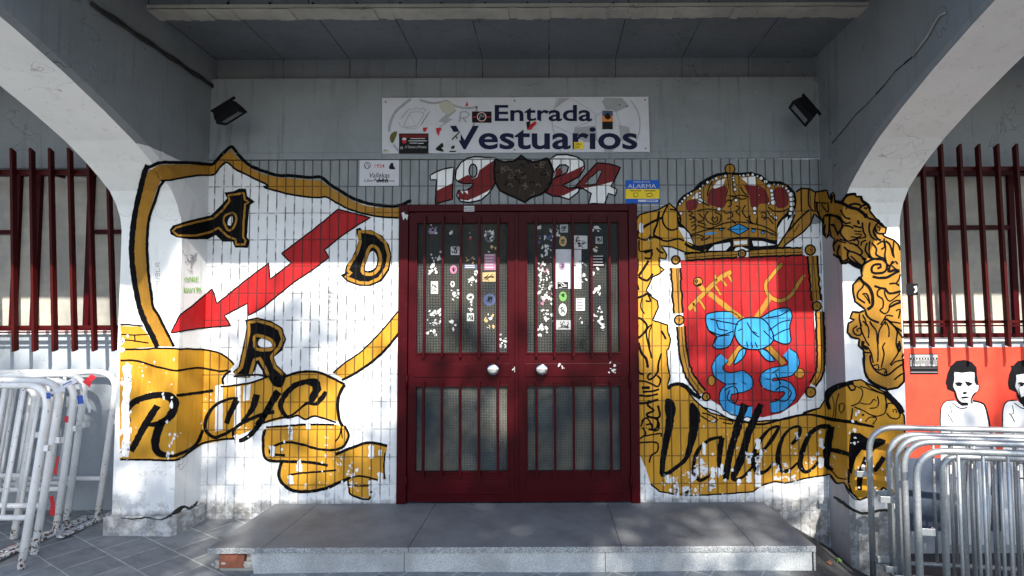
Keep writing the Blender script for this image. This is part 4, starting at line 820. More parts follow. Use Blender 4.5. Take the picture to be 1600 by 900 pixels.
# ---- right: ribbon and scrollwork running up over the pillar
orn = Mural('painted_ornament', 'ochre scrollwork climbing over the pillar edge')
rbn = [(1244,300),(1252,294),(1266,295),(1273,300),(1292,297),(1295,309),(1297,312),(1298,303),(1301,301),(1304,305),(1304,316),(1314,316),(1310,395),(1301,385),(1304,374),(1296,367),(1291,372),(1286,365),(1285,345),(1272,334),(1266,351),(1253,364),(1230,380),(1217,394),(1214,386),(1232,360),(1242,335)]
orn.fill(GOLD2, rbn, 1, False); orn.line(BLACK, rbn[:12], 2.6, 3, False, False); orn.line(BLACK, rbn[13:], 2.6, 3, False, False)
o2 = [(1314,316),(1323,304),(1337,302),(1338,307),(1346,307),(1348,313),(1358,320),(1359,329),(1368,341),(1374,345),(1375,351),(1385,356),(1384,364),(1378,365),(1383,370),(1397,375),(1404,382),(1407,391),(1407,450),(1409,500),(1411,560),(1413,596),(1403,606),(1386,609),(1370,604),(1357,592),(1351,581),(1349,562),(1350,551),(1349,547),(1342,540),(1343,530),(1330,527),(1324,519),(1325,509),(1326,505),(1335,500),(1328,497),(1332,487),(1343,488),(1353,484),(1336,471),(1333,455),(1333,444),(1343,434),(1347,431),(1345,420),(1336,416),(1325,410),(1315,412),(1312,404),(1302,397),(1301,385),(1304,374),(1300,355),(1304,330)]
orn.fill(GOLD2, o2, 1, False); orn.line(BLACK, o2[:18], 3, 3, False, False); orn.line(BLACK, o2[20:52], 3.4, 3, False, False)
def ol(v, s, pts, w): orn.line(BLACK, [(p[0], p[1]) for p in v(pts)], w/s*1.65, 4)
for p, w in (([(100,170),(180,190),(260,235),(350,260),(420,310),(440,350)],22),([(170,180),(230,110),(325,90)],16),([(250,210),(330,195),(380,215)],14),([(360,255),(400,215),(440,205),(465,225),(440,250),(415,240)],14),([(385,125),(400,170),(465,210),(480,260)],18),([(0,330),(80,325),(150,340),(190,390),(215,410),(270,400)],13),([(160,260),(210,340),(270,360)],12),([(50,340),(40,420),(60,560)],10),([(60,430),(90,420),(110,480),(150,520)],12),([(190,430),(160,500),(190,560),(250,610)],12),([(190,430),(260,440),(300,465)],11),([(300,430),(350,450),(390,455)],12),([(310,490),(390,500)],9),([(320,520),(390,530),(350,560),(270,555)],9),([(350,375),(360,420)],16),([(400,400),(410,500),(440,550)],12),([(480,400),(470,470),(500,560),(560,590)],12),([(540,440),(520,500),(560,570),(600,590)],14),([(580,490),(590,460),(560,440)],10),([(640,520),(560,510),(540,440),(590,400),(640,455)],12),([(150,580),(250,600),(350,570),(440,560)],10),([(250,620),(330,640),(400,720),(370,760)],12),([(200,660),(240,700),(330,730),(440,800)],12),([(300,600),(330,580),(360,610),(350,640),(320,650)],11),([(380,650),(390,610),(440,590)],11),([(450,620),(430,700),(480,780)],12),([(480,600),(470,690),(500,780),(600,800)],11),([(500,620),(550,680),(550,750),(640,790)],12),([(630,570),(650,680),(640,760),(660,840)],12),([(650,600),(700,650),(730,760)],13),([(740,600),(730,700),(740,780)],10),([(560,640),(620,600),(640,660),(600,690)],11),([(440,300),(460,350),(520,370),(580,400)],12),([(250,690),(240,770),(300,830),(400,870)],14),([(150,640),(130,740),(190,820),(240,790)],13),([(700,860),(760,820),(780,850)],11)): ol(T_, 6.92, p, w)
for p, w in (([(300,200),(300,130),(370,70),(470,35),(560,45),(620,100),(610,180),(560,215),(480,220),(430,200),(430,140),(480,105),(540,110),(545,145),(500,160)],18),([(440,265),(520,280),(610,275),(680,240),(780,190)],20),([(620,110),(660,130),(640,200),(720,180),(780,190)],20),([(700,60),(670,110),(740,170)],11),([(280,275),(310,330),(370,370),(420,450),(440,550),(430,640),(370,680)],24),([(270,280),(320,330),(310,400),(260,450),(245,530),(340,600)],13),([(310,490),(360,480),(390,540),(400,610)],13),([(330,500),(370,550),(400,600)],9),([(650,355),(730,350),(780,380)],13),([(740,350),(780,290),(790,230)],12),([(460,380),(540,410),(600,420),(640,470),(720,470),(800,450)],18),([(590,440),(600,500),(660,575),(790,480)],11),([(540,420),(500,450),(505,510),(570,560),(570,660),(530,690),(600,740),(650,690),(660,620),(740,570),(800,580)],12),([(650,660),(720,620),(800,590)],18),([(540,880),(590,800),(620,760),(700,770)],11),([(600,790),(640,830),(800,860)],11),([(600,800),(600,880)],10),([(620,800),(700,880)],10),([(740,700),(790,680),(770,800)],12),([(350,700),(370,770),(440,820),(520,850)],16),([(270,740),(270,820),(300,900)],12),([(310,750),(350,830),(350,890)],12),([(400,830),(430,880)],12),([(20,0),(30,80),(100,95),(130,60)],16),([(130,60),(200,110),(290,150)],22),([(160,0),(220,60),(300,120),(340,60)],14),([(300,20),(350,60)],16),([(420,30),(380,0)],18)): ol(U_, 8.18, p, w)
for p, w in (([(190,60),(150,90),(165,140),(215,155),(235,120),(215,80),(185,95),(200,115)],10),([(215,0),(240,130),(310,260)],9),([(245,10),(300,70),(305,180)],9),([(320,30),(380,110),(390,200),(400,300),(395,420)],9),([(470,10),(410,110),(400,240)],9),([(480,20),(510,90),(505,170)],8),([(540,40),(590,120),(580,240),(600,330),(520,450)],9),([(500,0),(570,70),(640,110)],12),([(560,60),(650,180)],10),([(610,210),(625,280),(605,320),(600,230)],12),([(470,225),(445,270),(460,340),(430,480)],9),([(320,350),(330,440),(390,520),(490,555),(600,470),(660,440)],11),([(340,460),(400,450),(400,500),(350,480)],8),([(400,510),(440,490),(480,500),(460,540)],8),([(530,460),(570,420),(640,405)],9),([(560,600),(610,560),(665,530)],10),([(640,380),(660,330)],12),([(300,280),(330,330),(350,430)],9),([(250,320),(320,330)],9),([(260,350),(265,520),(310,600),(420,665),(490,690)],12),([(250,210),(245,260),(300,290)],22),([(490,560),(480,500)],9)): ol(Y_, 6.43, p, w)
for p, w in (([(300,420),(300,270),(310,210)],10),([(300,320),(430,330)],9),([(150,170),(155,420)],9),([(230,170),(235,350),(290,420)],9),([(10,640),(130,500),(240,400)],12),([(390,560),(400,470),(450,450),(500,460),(580,520),(600,600)],12),([(410,560),(400,640),(420,680)],12),([(455,470),(450,640),(430,690)],10),([(600,330),(640,340),(640,400)],10),([(320,320),(330,420),(390,540)],12),([(455,560),(510,580),(550,680)],11),([(550,720),(500,790),(510,850)],12),([(540,730),(640,760)],10),([(80,640),(130,560)],6),([(370,340),(440,430),(440,320)],9),([(490,240),(475,330)],14),([(560,640),(600,560),(570,480)],10)): ol(H_, 6.925, p, w)
orn.build()
# ---- small writing on the left pillar and under the bolt
gr = Mural('marker_writing', 'scribbled marker writing')
GL = {'G': [[(9,2),(3,0),(0,5),(3,10),(8,9),(8,5),(5,5)]], 'O': [[(4,0),(0,5),(3,10),(8,6),(4,0)]], 'R': [[(0,10),(1,0),(7,1),(7,4),(1,5),(8,10)]], 'E': [[(8,0),(1,0),(0,10),(8,10)],[(1,5),(6,5)]], 'A': [[(0,10),(4,0),(8,10)],[(2,6),(6,6)]], 'Y': [[(0,0),(4,5),(8,0)],[(4,5),(3,10)]], 'I': [[(4,0),(4,10)]], 'T': [[(0,0),(8,0)],[(4,0),(4,10)]], 'V': [[(0,0),(4,10),(8,0)]], 'D': [[(0,0),(0,10),(7,7),(6,2),(0,0)]], 'U': [[(0,0),(1,9),(6,9),(8,0)]], 'S': [[(8,1),(2,0),(1,4),(7,6),(6,10),(0,9)]], 'L': [[(0,0),(0,10),(7,10)]], 'N': [[(0,10),(0,0),(8,10),(8,0)]], 'X': [[(0,0),(8,10)],[(8,0),(0,10)]]}
def write(txt, x, y, h, dx, mat, w, dy=0, rot=False):
    for i, ch in enumerate(txt):
        for st in GL.get(ch, []):
            pts = [(x+i*dx+(p[1] if rot else p[0])*h/10*(.8), y+i*dy+((8-p[0]) if rot else p[1])*h/10) for p in st]
            gr.line(mat, pts, w, 3, False, False, .4)
write('GORE', 288.5, 433, 7.5, 6, GREEN, 1.3); write('RAYITO', 288, 450, 7.5, 4.4, GREEN, 1.3); write('RYVDOUSLR', 243, 474, 8, 0, INK, .7, -8, True); write('LINDAXRNYL', 514, 420, 5, 0, INK, .8, 8.2)
rn = random.Random(9)
for i in range(16):
    x, y = rn.uniform(291, 306), rn.uniform(398, 424); gr.line(INK, [(x, y), (x+rn.uniform(-7, 7), y+rn.uniform(-9, 9)), (x+rn.uniform(-9, 9), y+rn.uniform(-9, 9))], .7, 3)
gr.build()
# ---- right bay: red painted wall with two stencilled figures
rd = Mural('painted_red_area', 'bright red paint on the lower wall')
def X0(px, py): return px, py
rd.fill(POSTER, [(1400,545),(1430,544),(1500,543),(1600,542),(1700,541),(1760,541),(1760,705),(1700,712),(1600,712),(1500,715),(1400,716)], 0, False, .8); rd.build()
POSTM = simple('poster_grey', (.40, .42, .46), .7)
def figure(label, dx, beard):
    f = Mural('painted_figure', label); sh_ = lambda pts: [(x+dx, y) for x, y in SR(pts)]
    f.fill(POSTW, sh_([(385,900),(383,700),(400,600),(440,560),(520,548),(560,575),(600,590),(660,590),(700,552),(780,565),(830,600),(855,680),(880,900),(900,1500),(880,2000),(420,2000),(390,1500)]), 2, False)
    f.line(POSTK, sh_([(385,1000),(383,700),(400,600),(440,558),(525,548)]), 1.8, 3); f.line(POSTK, sh_([(700,552),(780,568),(830,605),(852,680),(875,800),(890,1000),(900,1500)]), 3, 3)
    f.line(POSTK, sh_([(500,575),(560,620),(600,635),(650,620)]), 1.6, 3); f.line(POSTK, sh_([(480,600),(495,680),(470,690)]), 1.2, 3); f.line(POSTK, sh_([(450,680),(480,720),(505,770)]), 1.6, 3)
    f.fill(POSTK, sh_([(435,370),(450,290),(480,210),(540,155),(620,143),(700,165),(745,215),(750,300),(765,390),(720,400),(560,470),(520,470),(450,440)]), 2, False)
    f.fill(POSTW, sh_([(525,265),(600,275),(680,265),(722,270),(728,370),(745,400),(765,395),(762,440),(740,470),(715,490),(700,555),(650,590),(600,580),(560,530),(540,470),(510,410),(520,340)]), 3, False)
    f.line(POSTK, sh_([(530,380),(565,372),(605,380)]), 2, 4); f.fill(POSTK, sh_([(530,385),(570,375),(600,385),(590,408),(555,410)]), 4); f.line(POSTK, sh_([(628,365),(665,370),(705,385)]), 2.4, 4); f.fill(POSTK, sh_([(635,370),(670,375),(700,388),(665,408),(645,395)]), 4)
    f.fill(POSTK, sh_([(605,470),(630,460),(660,475),(630,490),(608,485)]), 4); f.fill(POSTK, sh_([(580,525),(620,508),(678,518),(650,528),(600,532)]), 4); f.line(POSTK, sh_([(600,535),(615,548),(635,550)]), 1.2, 4)
    f.fill(POSTM, sh_([(525,268),(560,272),(548,360),(565,420),(560,480),(600,545),(570,530),(540,470),(512,410),(520,340)]), 4); f.fill(POSTM, sh_([(700,300),(724,290),(728,370),(742,420),(715,470),(700,400)]), 4); f.fill(POSTM, sh_([(610,415),(640,420),(650,460),(600,462)]), 4)
    f.fill(POSTK, sh_([(515,440),(540,480),(565,540),(600,570),(660,572),(660,600),(600,605),(560,580),(525,500)]), 4, False)
    f.line(POSTK, sh_([(735,470),(705,510),(690,560),(705,580)]), 2.4, 4); f.line(POSTK, sh_([(768,385),(770,440),(735,475)]), 1.4, 4)
    if beard: f.fill(POSTK, sh_([(540,420),(570,520),(610,500),(680,500),(720,430),(715,520),(690,600),(640,640),(590,610),(555,540)]), 5, False); f.fill(POSTK, sh_([(465,200),(745,190),(750,290),(640,275),(500,300)]), 5, False)
    f.line(POSTK, sh_([(520,1130),(560,1180),(620,1185)]), 1.5, 4); f.line(POSTK, sh_([(500,1260),(540,1330),(640,1330)]), 2, 4); f.line(POSTK, sh_([(640,1000),(650,1200),(640,1500)]), 1.5, 4)
    f.build()
figure('stencilled young man with full dark hair in a white shirt', 0, False); figure('stencilled bearded man in a white shirt', 97, True); figure('stencilled man in a white shirt', 196, False)
lowp = Mural('painted_dark_base', 'dark blue grey paint at the foot of the red wall')
lowp.fill(simple('dark_blue_base_paint', (.05, .07, .11), .6), [(1400,716),(1480,715),(1600,712),(1760,711),(1760,830),(1600,830),(1400,830)], 1, False, .6); lowp.build()
# ---------------------------------------------------------------- flat printed things
class Flat(Mural):
    def __init__(s, name, y, parent, label=None): Mural.__init__(s, name, label); s.y = y; s.par = parent; s.mb = MB()
    def tri(s, tris, mat, layer):
        for t in tris: s.mb.add([PY(q[0], q[1], s.y-.0006*layer) for q in t], [(0, 1, 2)], mat)
    def build(s, inv=None):
        o = s.mb.build(s.name, None, s.par, s.label)
        if inv is not None: o.matrix_parent_inverse = Matrix.Translation(-inv)
        return o
    def rect(s, mat, x0, y0, x1, y1, layer=1, sk=0): s.fill(mat, [(x0, y0), (x1, y0-sk), (x1, y1-sk), (x0, y1)], layer, False, 0)
    def text(s, txt, mat, x0, yt, x1, yb, layer=2, bold=.0, shear=0, fit='xy'):
        """set type, fitted between two corners given in the tracing"""
        cu = bpy.data.curves.new('type', 'FONT'); cu.body = txt; cu.size = 1; cu.offset = bold; cu.shear = shear; cu.resolution_u = 4; cu.fill_mode = 'FRONT'
        ob = bpy.data.objects.new('type', cu); C.objects.link(ob)
        me = bpy.data.meshes.new_from_object(ob); vs = [v.co.copy() for v in me.vertices]; fs = [tuple(f.vertices) for f in me.polygons]
        bpy.data.objects.remove(ob); bpy.data.curves.remove(cu); bpy.data.meshes.remove(me)
        ax, bx = min(v.x for v in vs), max(v.x for v in vs); ay, by = min(v.y for v in vs), max(v.y for v in vs)
        out = [PY(x0+(v.x-ax)/(bx-ax)*(x1-x0), yb-(v.y-ay)/(by-ay)*(yb-yt), s.y-.0006*layer) for v in vs]
        s.mb.add(out, fs, mat)
def flatmat(name, col, rough=.55, var=.12): return simple(name, col, rough, 0, var, 12, spec=.15)
SW = flatmat('sign_white', (.50, .51, .56)); NAVY = flatmat('navy_ink', (.005, .006, .035)); SG = flatmat('faded_grey_ink', (.30, .31, .33)); KB = flatmat('black_ink', (.005,.005,.006)); KR = flatmat('red_ink', (.42, .02, .03)); KY = flatmat('yellow_ink', (.70, .52, .03)); KW = flatmat('white_vinyl', (.50, .51, .52), .5, .3); BE = flatmat('beige_stain', (.42, .40, .34)); ABLUE = flatmat('alarm_blue', (.012, .09, .42)); PINK = flatmat('pink_vinyl', (.34, .15, .24)); VIO = flatmat('violet_vinyl', (.24, .18, .28)); TAN = flatmat('tan_vinyl', (.42, .30, .15)); DBL = flatmat('dull_blue_vinyl', (.06, .08, .16)); GRN = flatmat('green_vinyl', (.12, .28, .08)); ORG = flatmat('orange_ink', (.62, .20, .04)); DG = flatmat('dark_grey_ink', (.10, .10, .11))
ys = -.024; sign = empty('entrance_sign', tuple(PY(806, 238, ys)), 'long white sign lettered Entrada Vestuarios, faded and dotted with stickers', 'sign'); SL = sign.location.copy()
m = MB(); c = [PY(597, 153, ys), PY(1013, 151, ys), PY(1015.5, 237, ys), PY(597, 240, ys)]
m.add([p for p in c]+[p+Vector((0, .012, 0)) for p in c], [(3, 2, 1, 0)[::-1], (4, 7, 6, 5), (0, 4, 5, 1), (1, 5, 6, 2), (2, 6, 7, 3), (3, 7, 4, 0)], SW); P(m.build('board', None, sign))
L_ = view(590, 140, 3.636); X_ = view(590, 145, 7.2727)
f = Flat('faded_emblem', ys, sign, 'faded grey shield and football behind the words')
def gl_(v, pts, w, closed=False, sm=True): f.line(SG, v(pts), w, 1, closed, sm, .15)
gl_(X_, [(130,440),(140,360),(200,220),(300,130),(350,90),(380,72)], 4.2); gl_(X_, [(480,80),(560,105),(640,118),(720,105),(790,92),(860,140),(960,170),(1060,172),(1135,160)], 3.6); gl_(X_, [(1125,155),(1120,250),(1080,400)], 3.2); gl_(X_, [(180,590),(230,650),(260,690)], 3.4)
f.fill(SG, X_([(830,195),(905,195),(800,290),(860,295),(640,440),(590,480),(760,340),(685,330)]), 1, False, .1); f.line(SG, X_([(945,215),(930,330)]), 3, 1, False, True, .1); f.line(SG, X_([(940,220),(1010,215),(1040,245),(1010,280),(940,285)]), 2.4, 2, False, True, .1); f.line(SG, X_([(970,285),(1010,335)]), 3, 1, False, True, .1)
gl_(X_, [(370,225),(300,375),(330,390),(400,385),(440,380),(520,230),(370,222)], 1.2); gl_(X_, [(240,330),(250,370),(320,400),(420,405),(470,390)], 1); gl_(X_, [(380,250),(430,370)], .7); gl_(X_, [(375,205),(380,180),(410,195),(440,165),(470,190),(510,175),(545,190),(535,215)], 1.3)
for k in range(6):
    gl_(X_, [(250+k*18,300-k*22),(275+k*18,290-k*22),(290+k*14,265-k*18)], 1.1); gl_(X_, [(480+k*18,380-k*28),(505+k*18,350-k*28),(515+k*14,320-k*25)], 1.1)
cx, cy = 931, 195
f.line(SG, [(cx+69*math.cos(a), cy+62*math.sin(a)) for a in [i*math.pi/14 for i in range(-3, 4)]], 1.8, 1, False, True, .1); f.line(SG, [(cx-60, 153), (cx-68, 185), (cx-66, 205), (cx-55, 237)], 1.6, 1, False, True, .1)
f.fill(SG, L_([(1290,45),(1390,48),(1430,95),(1360,125),(1300,120),(1275,70)]), 1, False, .1); f.fill(SG, L_([(1030,48),(1095,48),(1060,70),(1010,105)]), 1, False, .1); f.fill(SG, L_([(1120,215),(1240,205),(1250,290),(1180,300),(1110,260)]), 1, False, .1); f.fill(SG, L_([(1370,200),(1430,215),(1440,290),(1380,290)]), 1, False, .1); f.fill(SG, L_([(1280,320),(1360,318),(1330,358),(1290,358)]), 1, False, .1)
for p in ([(1100,50),(1240,150),(1120,215)], [(1240,150),(1290,115)], [(1355,125),(1380,200)], [(1240,205),(1240,150)], [(1380,290),(1330,320)], [(995,200),(1110,255)]): gl_(L_, p, 1)
f.fill(BE, L_([(350,90),(380,65),(420,75),(440,110),(400,140),(370,125)]), 2, True, .3); f.fill(BE, L_([(25,345),(60,342),(75,352),(60,358),(25,358)]), 2)
f.build(SL)
f = Flat('lettering', ys, sign, 'navy words Entrada Vestuarios')
f.text('Entrada', NAVY, 773, 164, 925, 189.5, 4, .018); f.text('Vestuarios', NAVY, 703, 196.5, 996, 233.5, 4, .020); f.build(SL)
def sgn(label, fn):
    f = Flat('sticker', ys, sign, label); fn(f); f.build(SL)
def s_a(f):
    f.rect(KB, 623.5, 208.5, 669.5, 240, 6, 0); f.rect(flatmat('deep_red_ink', (.12, .01, .01)), 626, 210, 668, 215.5, 7); f.circ(KR, (631.5, 221), 3.5, 0, 8); f.fill(KW, [(627.5,218),(630,214.5),(635,216),(635,219)], 9)
    for x0, x1, y in ((641,664,216),(638,667,219.5),(640,652,223),(653,662,223.4)): f.rect(KW if x0 != 653 else SW, x0, y, x1, y+1.1, 8)
    f.text('A Tercera o Primera', KW, 633, 227.5, 666, 231.5, 8); f.circ(KW, (627.5, 231), 2.2, 0, 8); f.circ(KB, (627.5, 231), 1.4, 0, 9)
sgn('black and dark red club sticker with small white writing', s_a)
def s_b(f): f.rect(KB, 737.5, 174, 768, 191.5, 6, -.3); f.circ(KR, (752.5, 182.5), 8, 0, 7); f.circ(KW, (752.5, 182.5), 7.2, 0, 8); f.circ(KB, (752.5, 182.5), 6, 0, 9); f.line(SG, [(749,186),(751,179),(755,183),(757,179)], 1.4, 11); f.rect(KR, 739, 182, 744, 183.5, 7); f.rect(KR, 761, 182, 767, 183.5, 7)
sgn('black flag sticker with a red ringed badge', s_b)
def s_c(f): f.fill(KW, [(820.5,190),(842.5,187.5),(842,204.5),(822,205)], 6, False, 0); f.fill(KB, [(822,191),(829,188.5),(828,199),(824,203)], 7, False, .2); f.fill(KR, [(824,203),(829,194),(836,189),(839,193),(833,199),(830,203)], 8, False, .3); f.line(KB, [(827,199),(834,194)], 1, 9)
sgn('black, white and red shield sticker', s_c)
def s_d(f): f.rect(KW, 940, 171.5, 958.5, 203, 6); f.rect(DBL, 941, 173, 957.5, 181, 7); f.rect(ORG, 941, 181, 957.5, 190, 7); f.rect(KB, 941, 190, 957.5, 202, 7); f.fill(KB, [(944,183),(949,176),(955,184),(950,187)], 8)
sgn('tall sunset photo sticker with a dark foot', s_d)
sgn('torn half of a round black and yellow sticker', lambda f: (f.fill(KW, [(607.5,206.5),(619,205),(619,209),(610,216),(612,226),(609,222)], 6), f.fill(flatmat('olive_ink', (.10,.09,.02)), [(620,205),(612,208),(609,216),(613,224),(617,218)], 7)))
sgn('white sticker with a black diagonal', lambda f: (f.fill(KW, [(705.5,206.5),(720,205.5),(719.5,219.5),(706.5,220)], 6, False, 0), f.line(KB, [(706,218),(713,211),(718,206)], 2, 7), f.rect(DG, 712, 213, 715, 217, 8)))
sgn('white sticker with a black horse-like sketch', lambda f: (f.fill(KW, [(683,221),(698,224),(694.5,238),(679,235)], 6, False, 0), f.fill(KB, [(681,234),(686,227),(691,223),(693,229),(690,231),(694,237)], 7, True, .6)))
sgn('white square sticker with a black blob and a line of type', lambda f: (f.rect(KW, 700, 225.5, 714.5, 240, 6), f.fill(KB, [(704,232),(706,228),(711,227),(709,233)], 7, True, .6), f.rect(KB, 702, 235.5, 712.5, 237.5, 7)))
sgn('small yellow sticker with black writing', lambda f: (f.rect(KY, 897, 222, 912, 233, 6, 0), f.text('SIN', KB, 899, 223.5, 908, 227, 7), f.text('247', KB, 898, 228, 906, 232, 7)))
sgn('scraps of red tape', lambda f: (f.fill(KR, [(661,199.5),(669,199),(667,201),(664.5,206),(661,205.5)], 6, False), f.fill(KR, [(681,200),(690,199.5),(689,204),(687,204),(685.5,213),(682,207)], 6, False)))
sgn('small red triangular tag mark', lambda f: f.fill(KR, [(727,166),(729.5,158),(732,165)], 6, False, .4))
for x, y in ((602.5,159.5),(804,157.5),(1008,156),(602,235),(804,234),(1009,232),(968,164),(979,166)):
    m = MB(); m.lathe([(.006, 0), (.006, .003), (.003, .0045)], Matrix.Translation(PY(x, y, ys)) @ Matrix.Rotation(R(90), 4, 'X'), 10, DG); P(m.build('screw', None, sign))
# plaque and alarm notice
def board(name, label, cat, q, y, mat):
    r = empty(name, tuple(PY(q[0], q[3], y)), label, cat); m = MB(); a, b = PY(q[0], q[1], y), PY(q[2], q[3], y); m.box((a.x, y, b.z), (b.x, y+.006, a.z), mat); P(m.build('board', None, r)); return r
pq = board('plaque', 'small white plaque with 1924 and Vallekas, left above the door', 'plaque', (562, 250.5, 623, 290), -.008, SW)
f = Flat('plaque_print', -.008, pq); f.text('1924', KR, 585.5, 256.5, 600.5, 262, 1, .01); f.text('Vallekas', KB, 577.5, 270, 609, 277.5, 1, .005, .25); f.text('Liber', KB, 569, 279.5, 584, 284, 1, 0, .2); f.text('ome', KB, 606, 281.5, 616.5, 284, 1, 0, .2)
f.circ(DG, (574, 258.5), 5.5, 0, 1); f.circ(SW, (574, 258.5), 4.2, 0, 2); f.line(DG, [(571,262),(574,255),(577,262)], 1, 3); f.fill(KB, [(608,264),(609,258),(611,254.5),(614,254.5),(615,259),(618,264)], 1, True, .3)
for i in range(7): f.line(KB, [(585+i*3, 282), (587+i*3, 278.5+i % 2*3), (589+i*2.7, 285), (592+i*2, 281)], 1.6, 2, False, True, .6)
f.build(pq.location)
al = board('alarm_notice', 'blue and yellow ALARMA notice above the right door corner', 'notice', (977.5, 281.5, 1030.5, 317.5), -.008, ABLUE)
f = Flat('notice_print', -.008, al); f.rect(KY, 977.6, 295.5, 1030.4, 310.5, 1); f.text('ALARMA', KW, 981, 287.5, 1025, 294, 2, .0); f.text('DISPOSITIVO', KW, 990, 283, 1016, 285.6, 2); f.rect(KB, 985, 297.6, 1002, 298.8, 2); f.rect(KB, 1007, 297.6, 1024, 298.8, 2); f.line(KB, [(990,301.5),(997,301.5),(996.5,306.5),(993.5,308.5),(990.5,306.5)], 1, 2, True, False, 0); f.line(KB, [(1010,303),(1018,301.5),(1020,306),(1012,307.5)], 1.2, 2, True, False, 0); f.rect(KW, 997, 312, 1028, 315.5, 2); f.rect(ABLUE, 1009, 313, 1026, 314.4, 3)
f.build(al.location)
# photo print on the red wall, black sticker on the grille
ph = board('photo_print', 'black and white team photo pasted on the red wall beside the pillar', 'photo print', (1421.5, 553, 1466, 584.5), SY-.006, KB)
f = Flat('photo_image', SY-.006, ph); f.rect(SG, 1422, 554, 1465, 559, 1); f.rect(KW, 1423, 562, 1465, 572, 1); rn = random.Random(3)
for i in range(26): x = 1424+i*1.6; f.rect(KB, x, 560.5+rn.random()*3, x+.9, 568+rn.random()*6, 2)
for i in range(9): x = 1425+i*4.4; f.circ(KW, (x+1, 560.5), 1.2, 0, 3)
f.rect(DG, 1424, 574.5, 1464, 575.5, 1); f.rect(SG, 1423, 581, 1465, 582, 1); f.build(ph.location)
gs = board('grille_sticker', 'small black sticker with a white mark on a right window bar', 'sticker', (1416.5, 443, 1434.5, 461), .0, KB)
f = Flat('sticker_mark', .0, gs); f.fill(KW, [(1427,448),(1432,446),(1433,456),(1428,458),(1430,452)], 1, True, .4); f.build(gs.location)
# ---------------------------------------------------------------- stickers on the door
M_ = view(610, 310, 3.6); N_ = view(800, 310, 3.6); rn = random.Random(21)
def stick(v, leafo, box, kind, col, label=None, y=.0115):
    x0, y0, x1, y1 = box; (a, b) = v([(x0, y0), (x1, y1)]); x0, y0, x1, y1 = a[0], a[1], b[0], b[1]; f = Flat('sticker', y, leafo, label); cx, cy = (x0+x1)/2, (y0+y1)/2
    if kind == 'torn':      # what is left of a scraped-off sticker: ragged flakes
        for _ in range(max(3, int((x1-x0)*(y1-y0)/24))):
            px, py = rn.uniform(x0, x1), rn.uniform(y0, y1); r = rn.uniform(.8, 3.3); an = rn.uniform(0, 3.1); st = rn.uniform(.5, 2.0)
            pts = []
            for k in range(7):
                t = k/7*6.283; rr = r*rn.uniform(.35, 1.25); u, w_ = rr*st*math.cos(t), rr*math.sin(t); pts.append((px+u*math.cos(an)-w_*math.sin(an), py+u*math.sin(an)+w_*math.cos(an)))
            f.fill(col if rn.random() < .45 else KW, pts, 1+_ % 5, False, 0)
    elif kind == 'round':
        f.circ(col, (cx, cy), (x1-x0)/2, 0, 1, (y1-y0)/2)
        for _ in range(5): f.line(KB if col is not KB else KW, [(cx+rn.uniform(-.3, .3)*(x1-x0), cy+rn.uniform(-.3, .3)*(y1-y0)) for _ in range(3)], 1, 2, False, True, .3)
    else:
        f.fill(col, [(x0, y0+rn.uniform(-.6, .6)), (x1, y0+rn.uniform(-.6, .6)), (x1, y1), (x0, y1)], 1, False, 0)
        if kind == 'marks':
            for _ in range(5): f.line(KB if col is not KB else KW, [(rn.uniform(x0+1, x1-1), rn.uniform(y0+1, y1-1)) for _ in range(3)], 1.1, 2, False, True, .2)
        if kind == 'rows':
            n = max(2, int((y1-y0)/4.5))
            for k in range(n): yy = y0+1.2+k*(y1-y0-1)/n; f.rect(KW if col not in (KW,) else DG, x0+1.2, yy, x1-1.2-rn.random()*3, yy+1.3, 2)
    return f.build()
for b, k, c in (((215,145,260,200),'torn',VIO),((218,168,258,200),'plain',VIO),((335,180,362,198),'torn',KW),((340,270,390,318),'marks',KW),((225,300,285,358),'torn',KW),((213,370,260,418),'torn',KW),((228,468,268,536),'marks',KW),((335,375,375,425),'round',PINK),((338,465,362,500),'round',KW),((330,515,392,572),'torn',KW),((425,330,475,362),'torn',TAN),((415,370,487,395),'rows',DBL),((440,408,495,490),'torn',KW),((428,535,470,573),'round',KW),((430,645,470,690),'marks',KW),((437,575,462,650),'torn',SG),((528,182,588,250),'round',DG),((530,182,588,250),'torn',KW),((555,258,592,300),'torn',TAN),((528,312,592,402),'rows',PINK),((518,415,592,468),'marks',TAN),((522,535,592,605),'round',DBL),((532,650,585,732),'torn',TAN),((445,160,465,230),'torn',KR),((205,740,260,775),'torn',KW),((615,760,650,850),'torn',SG),((205,630,290,720),'torn',SG),((340,680,370,740),'torn',SG)): stick(M_, lf, b, k, c)
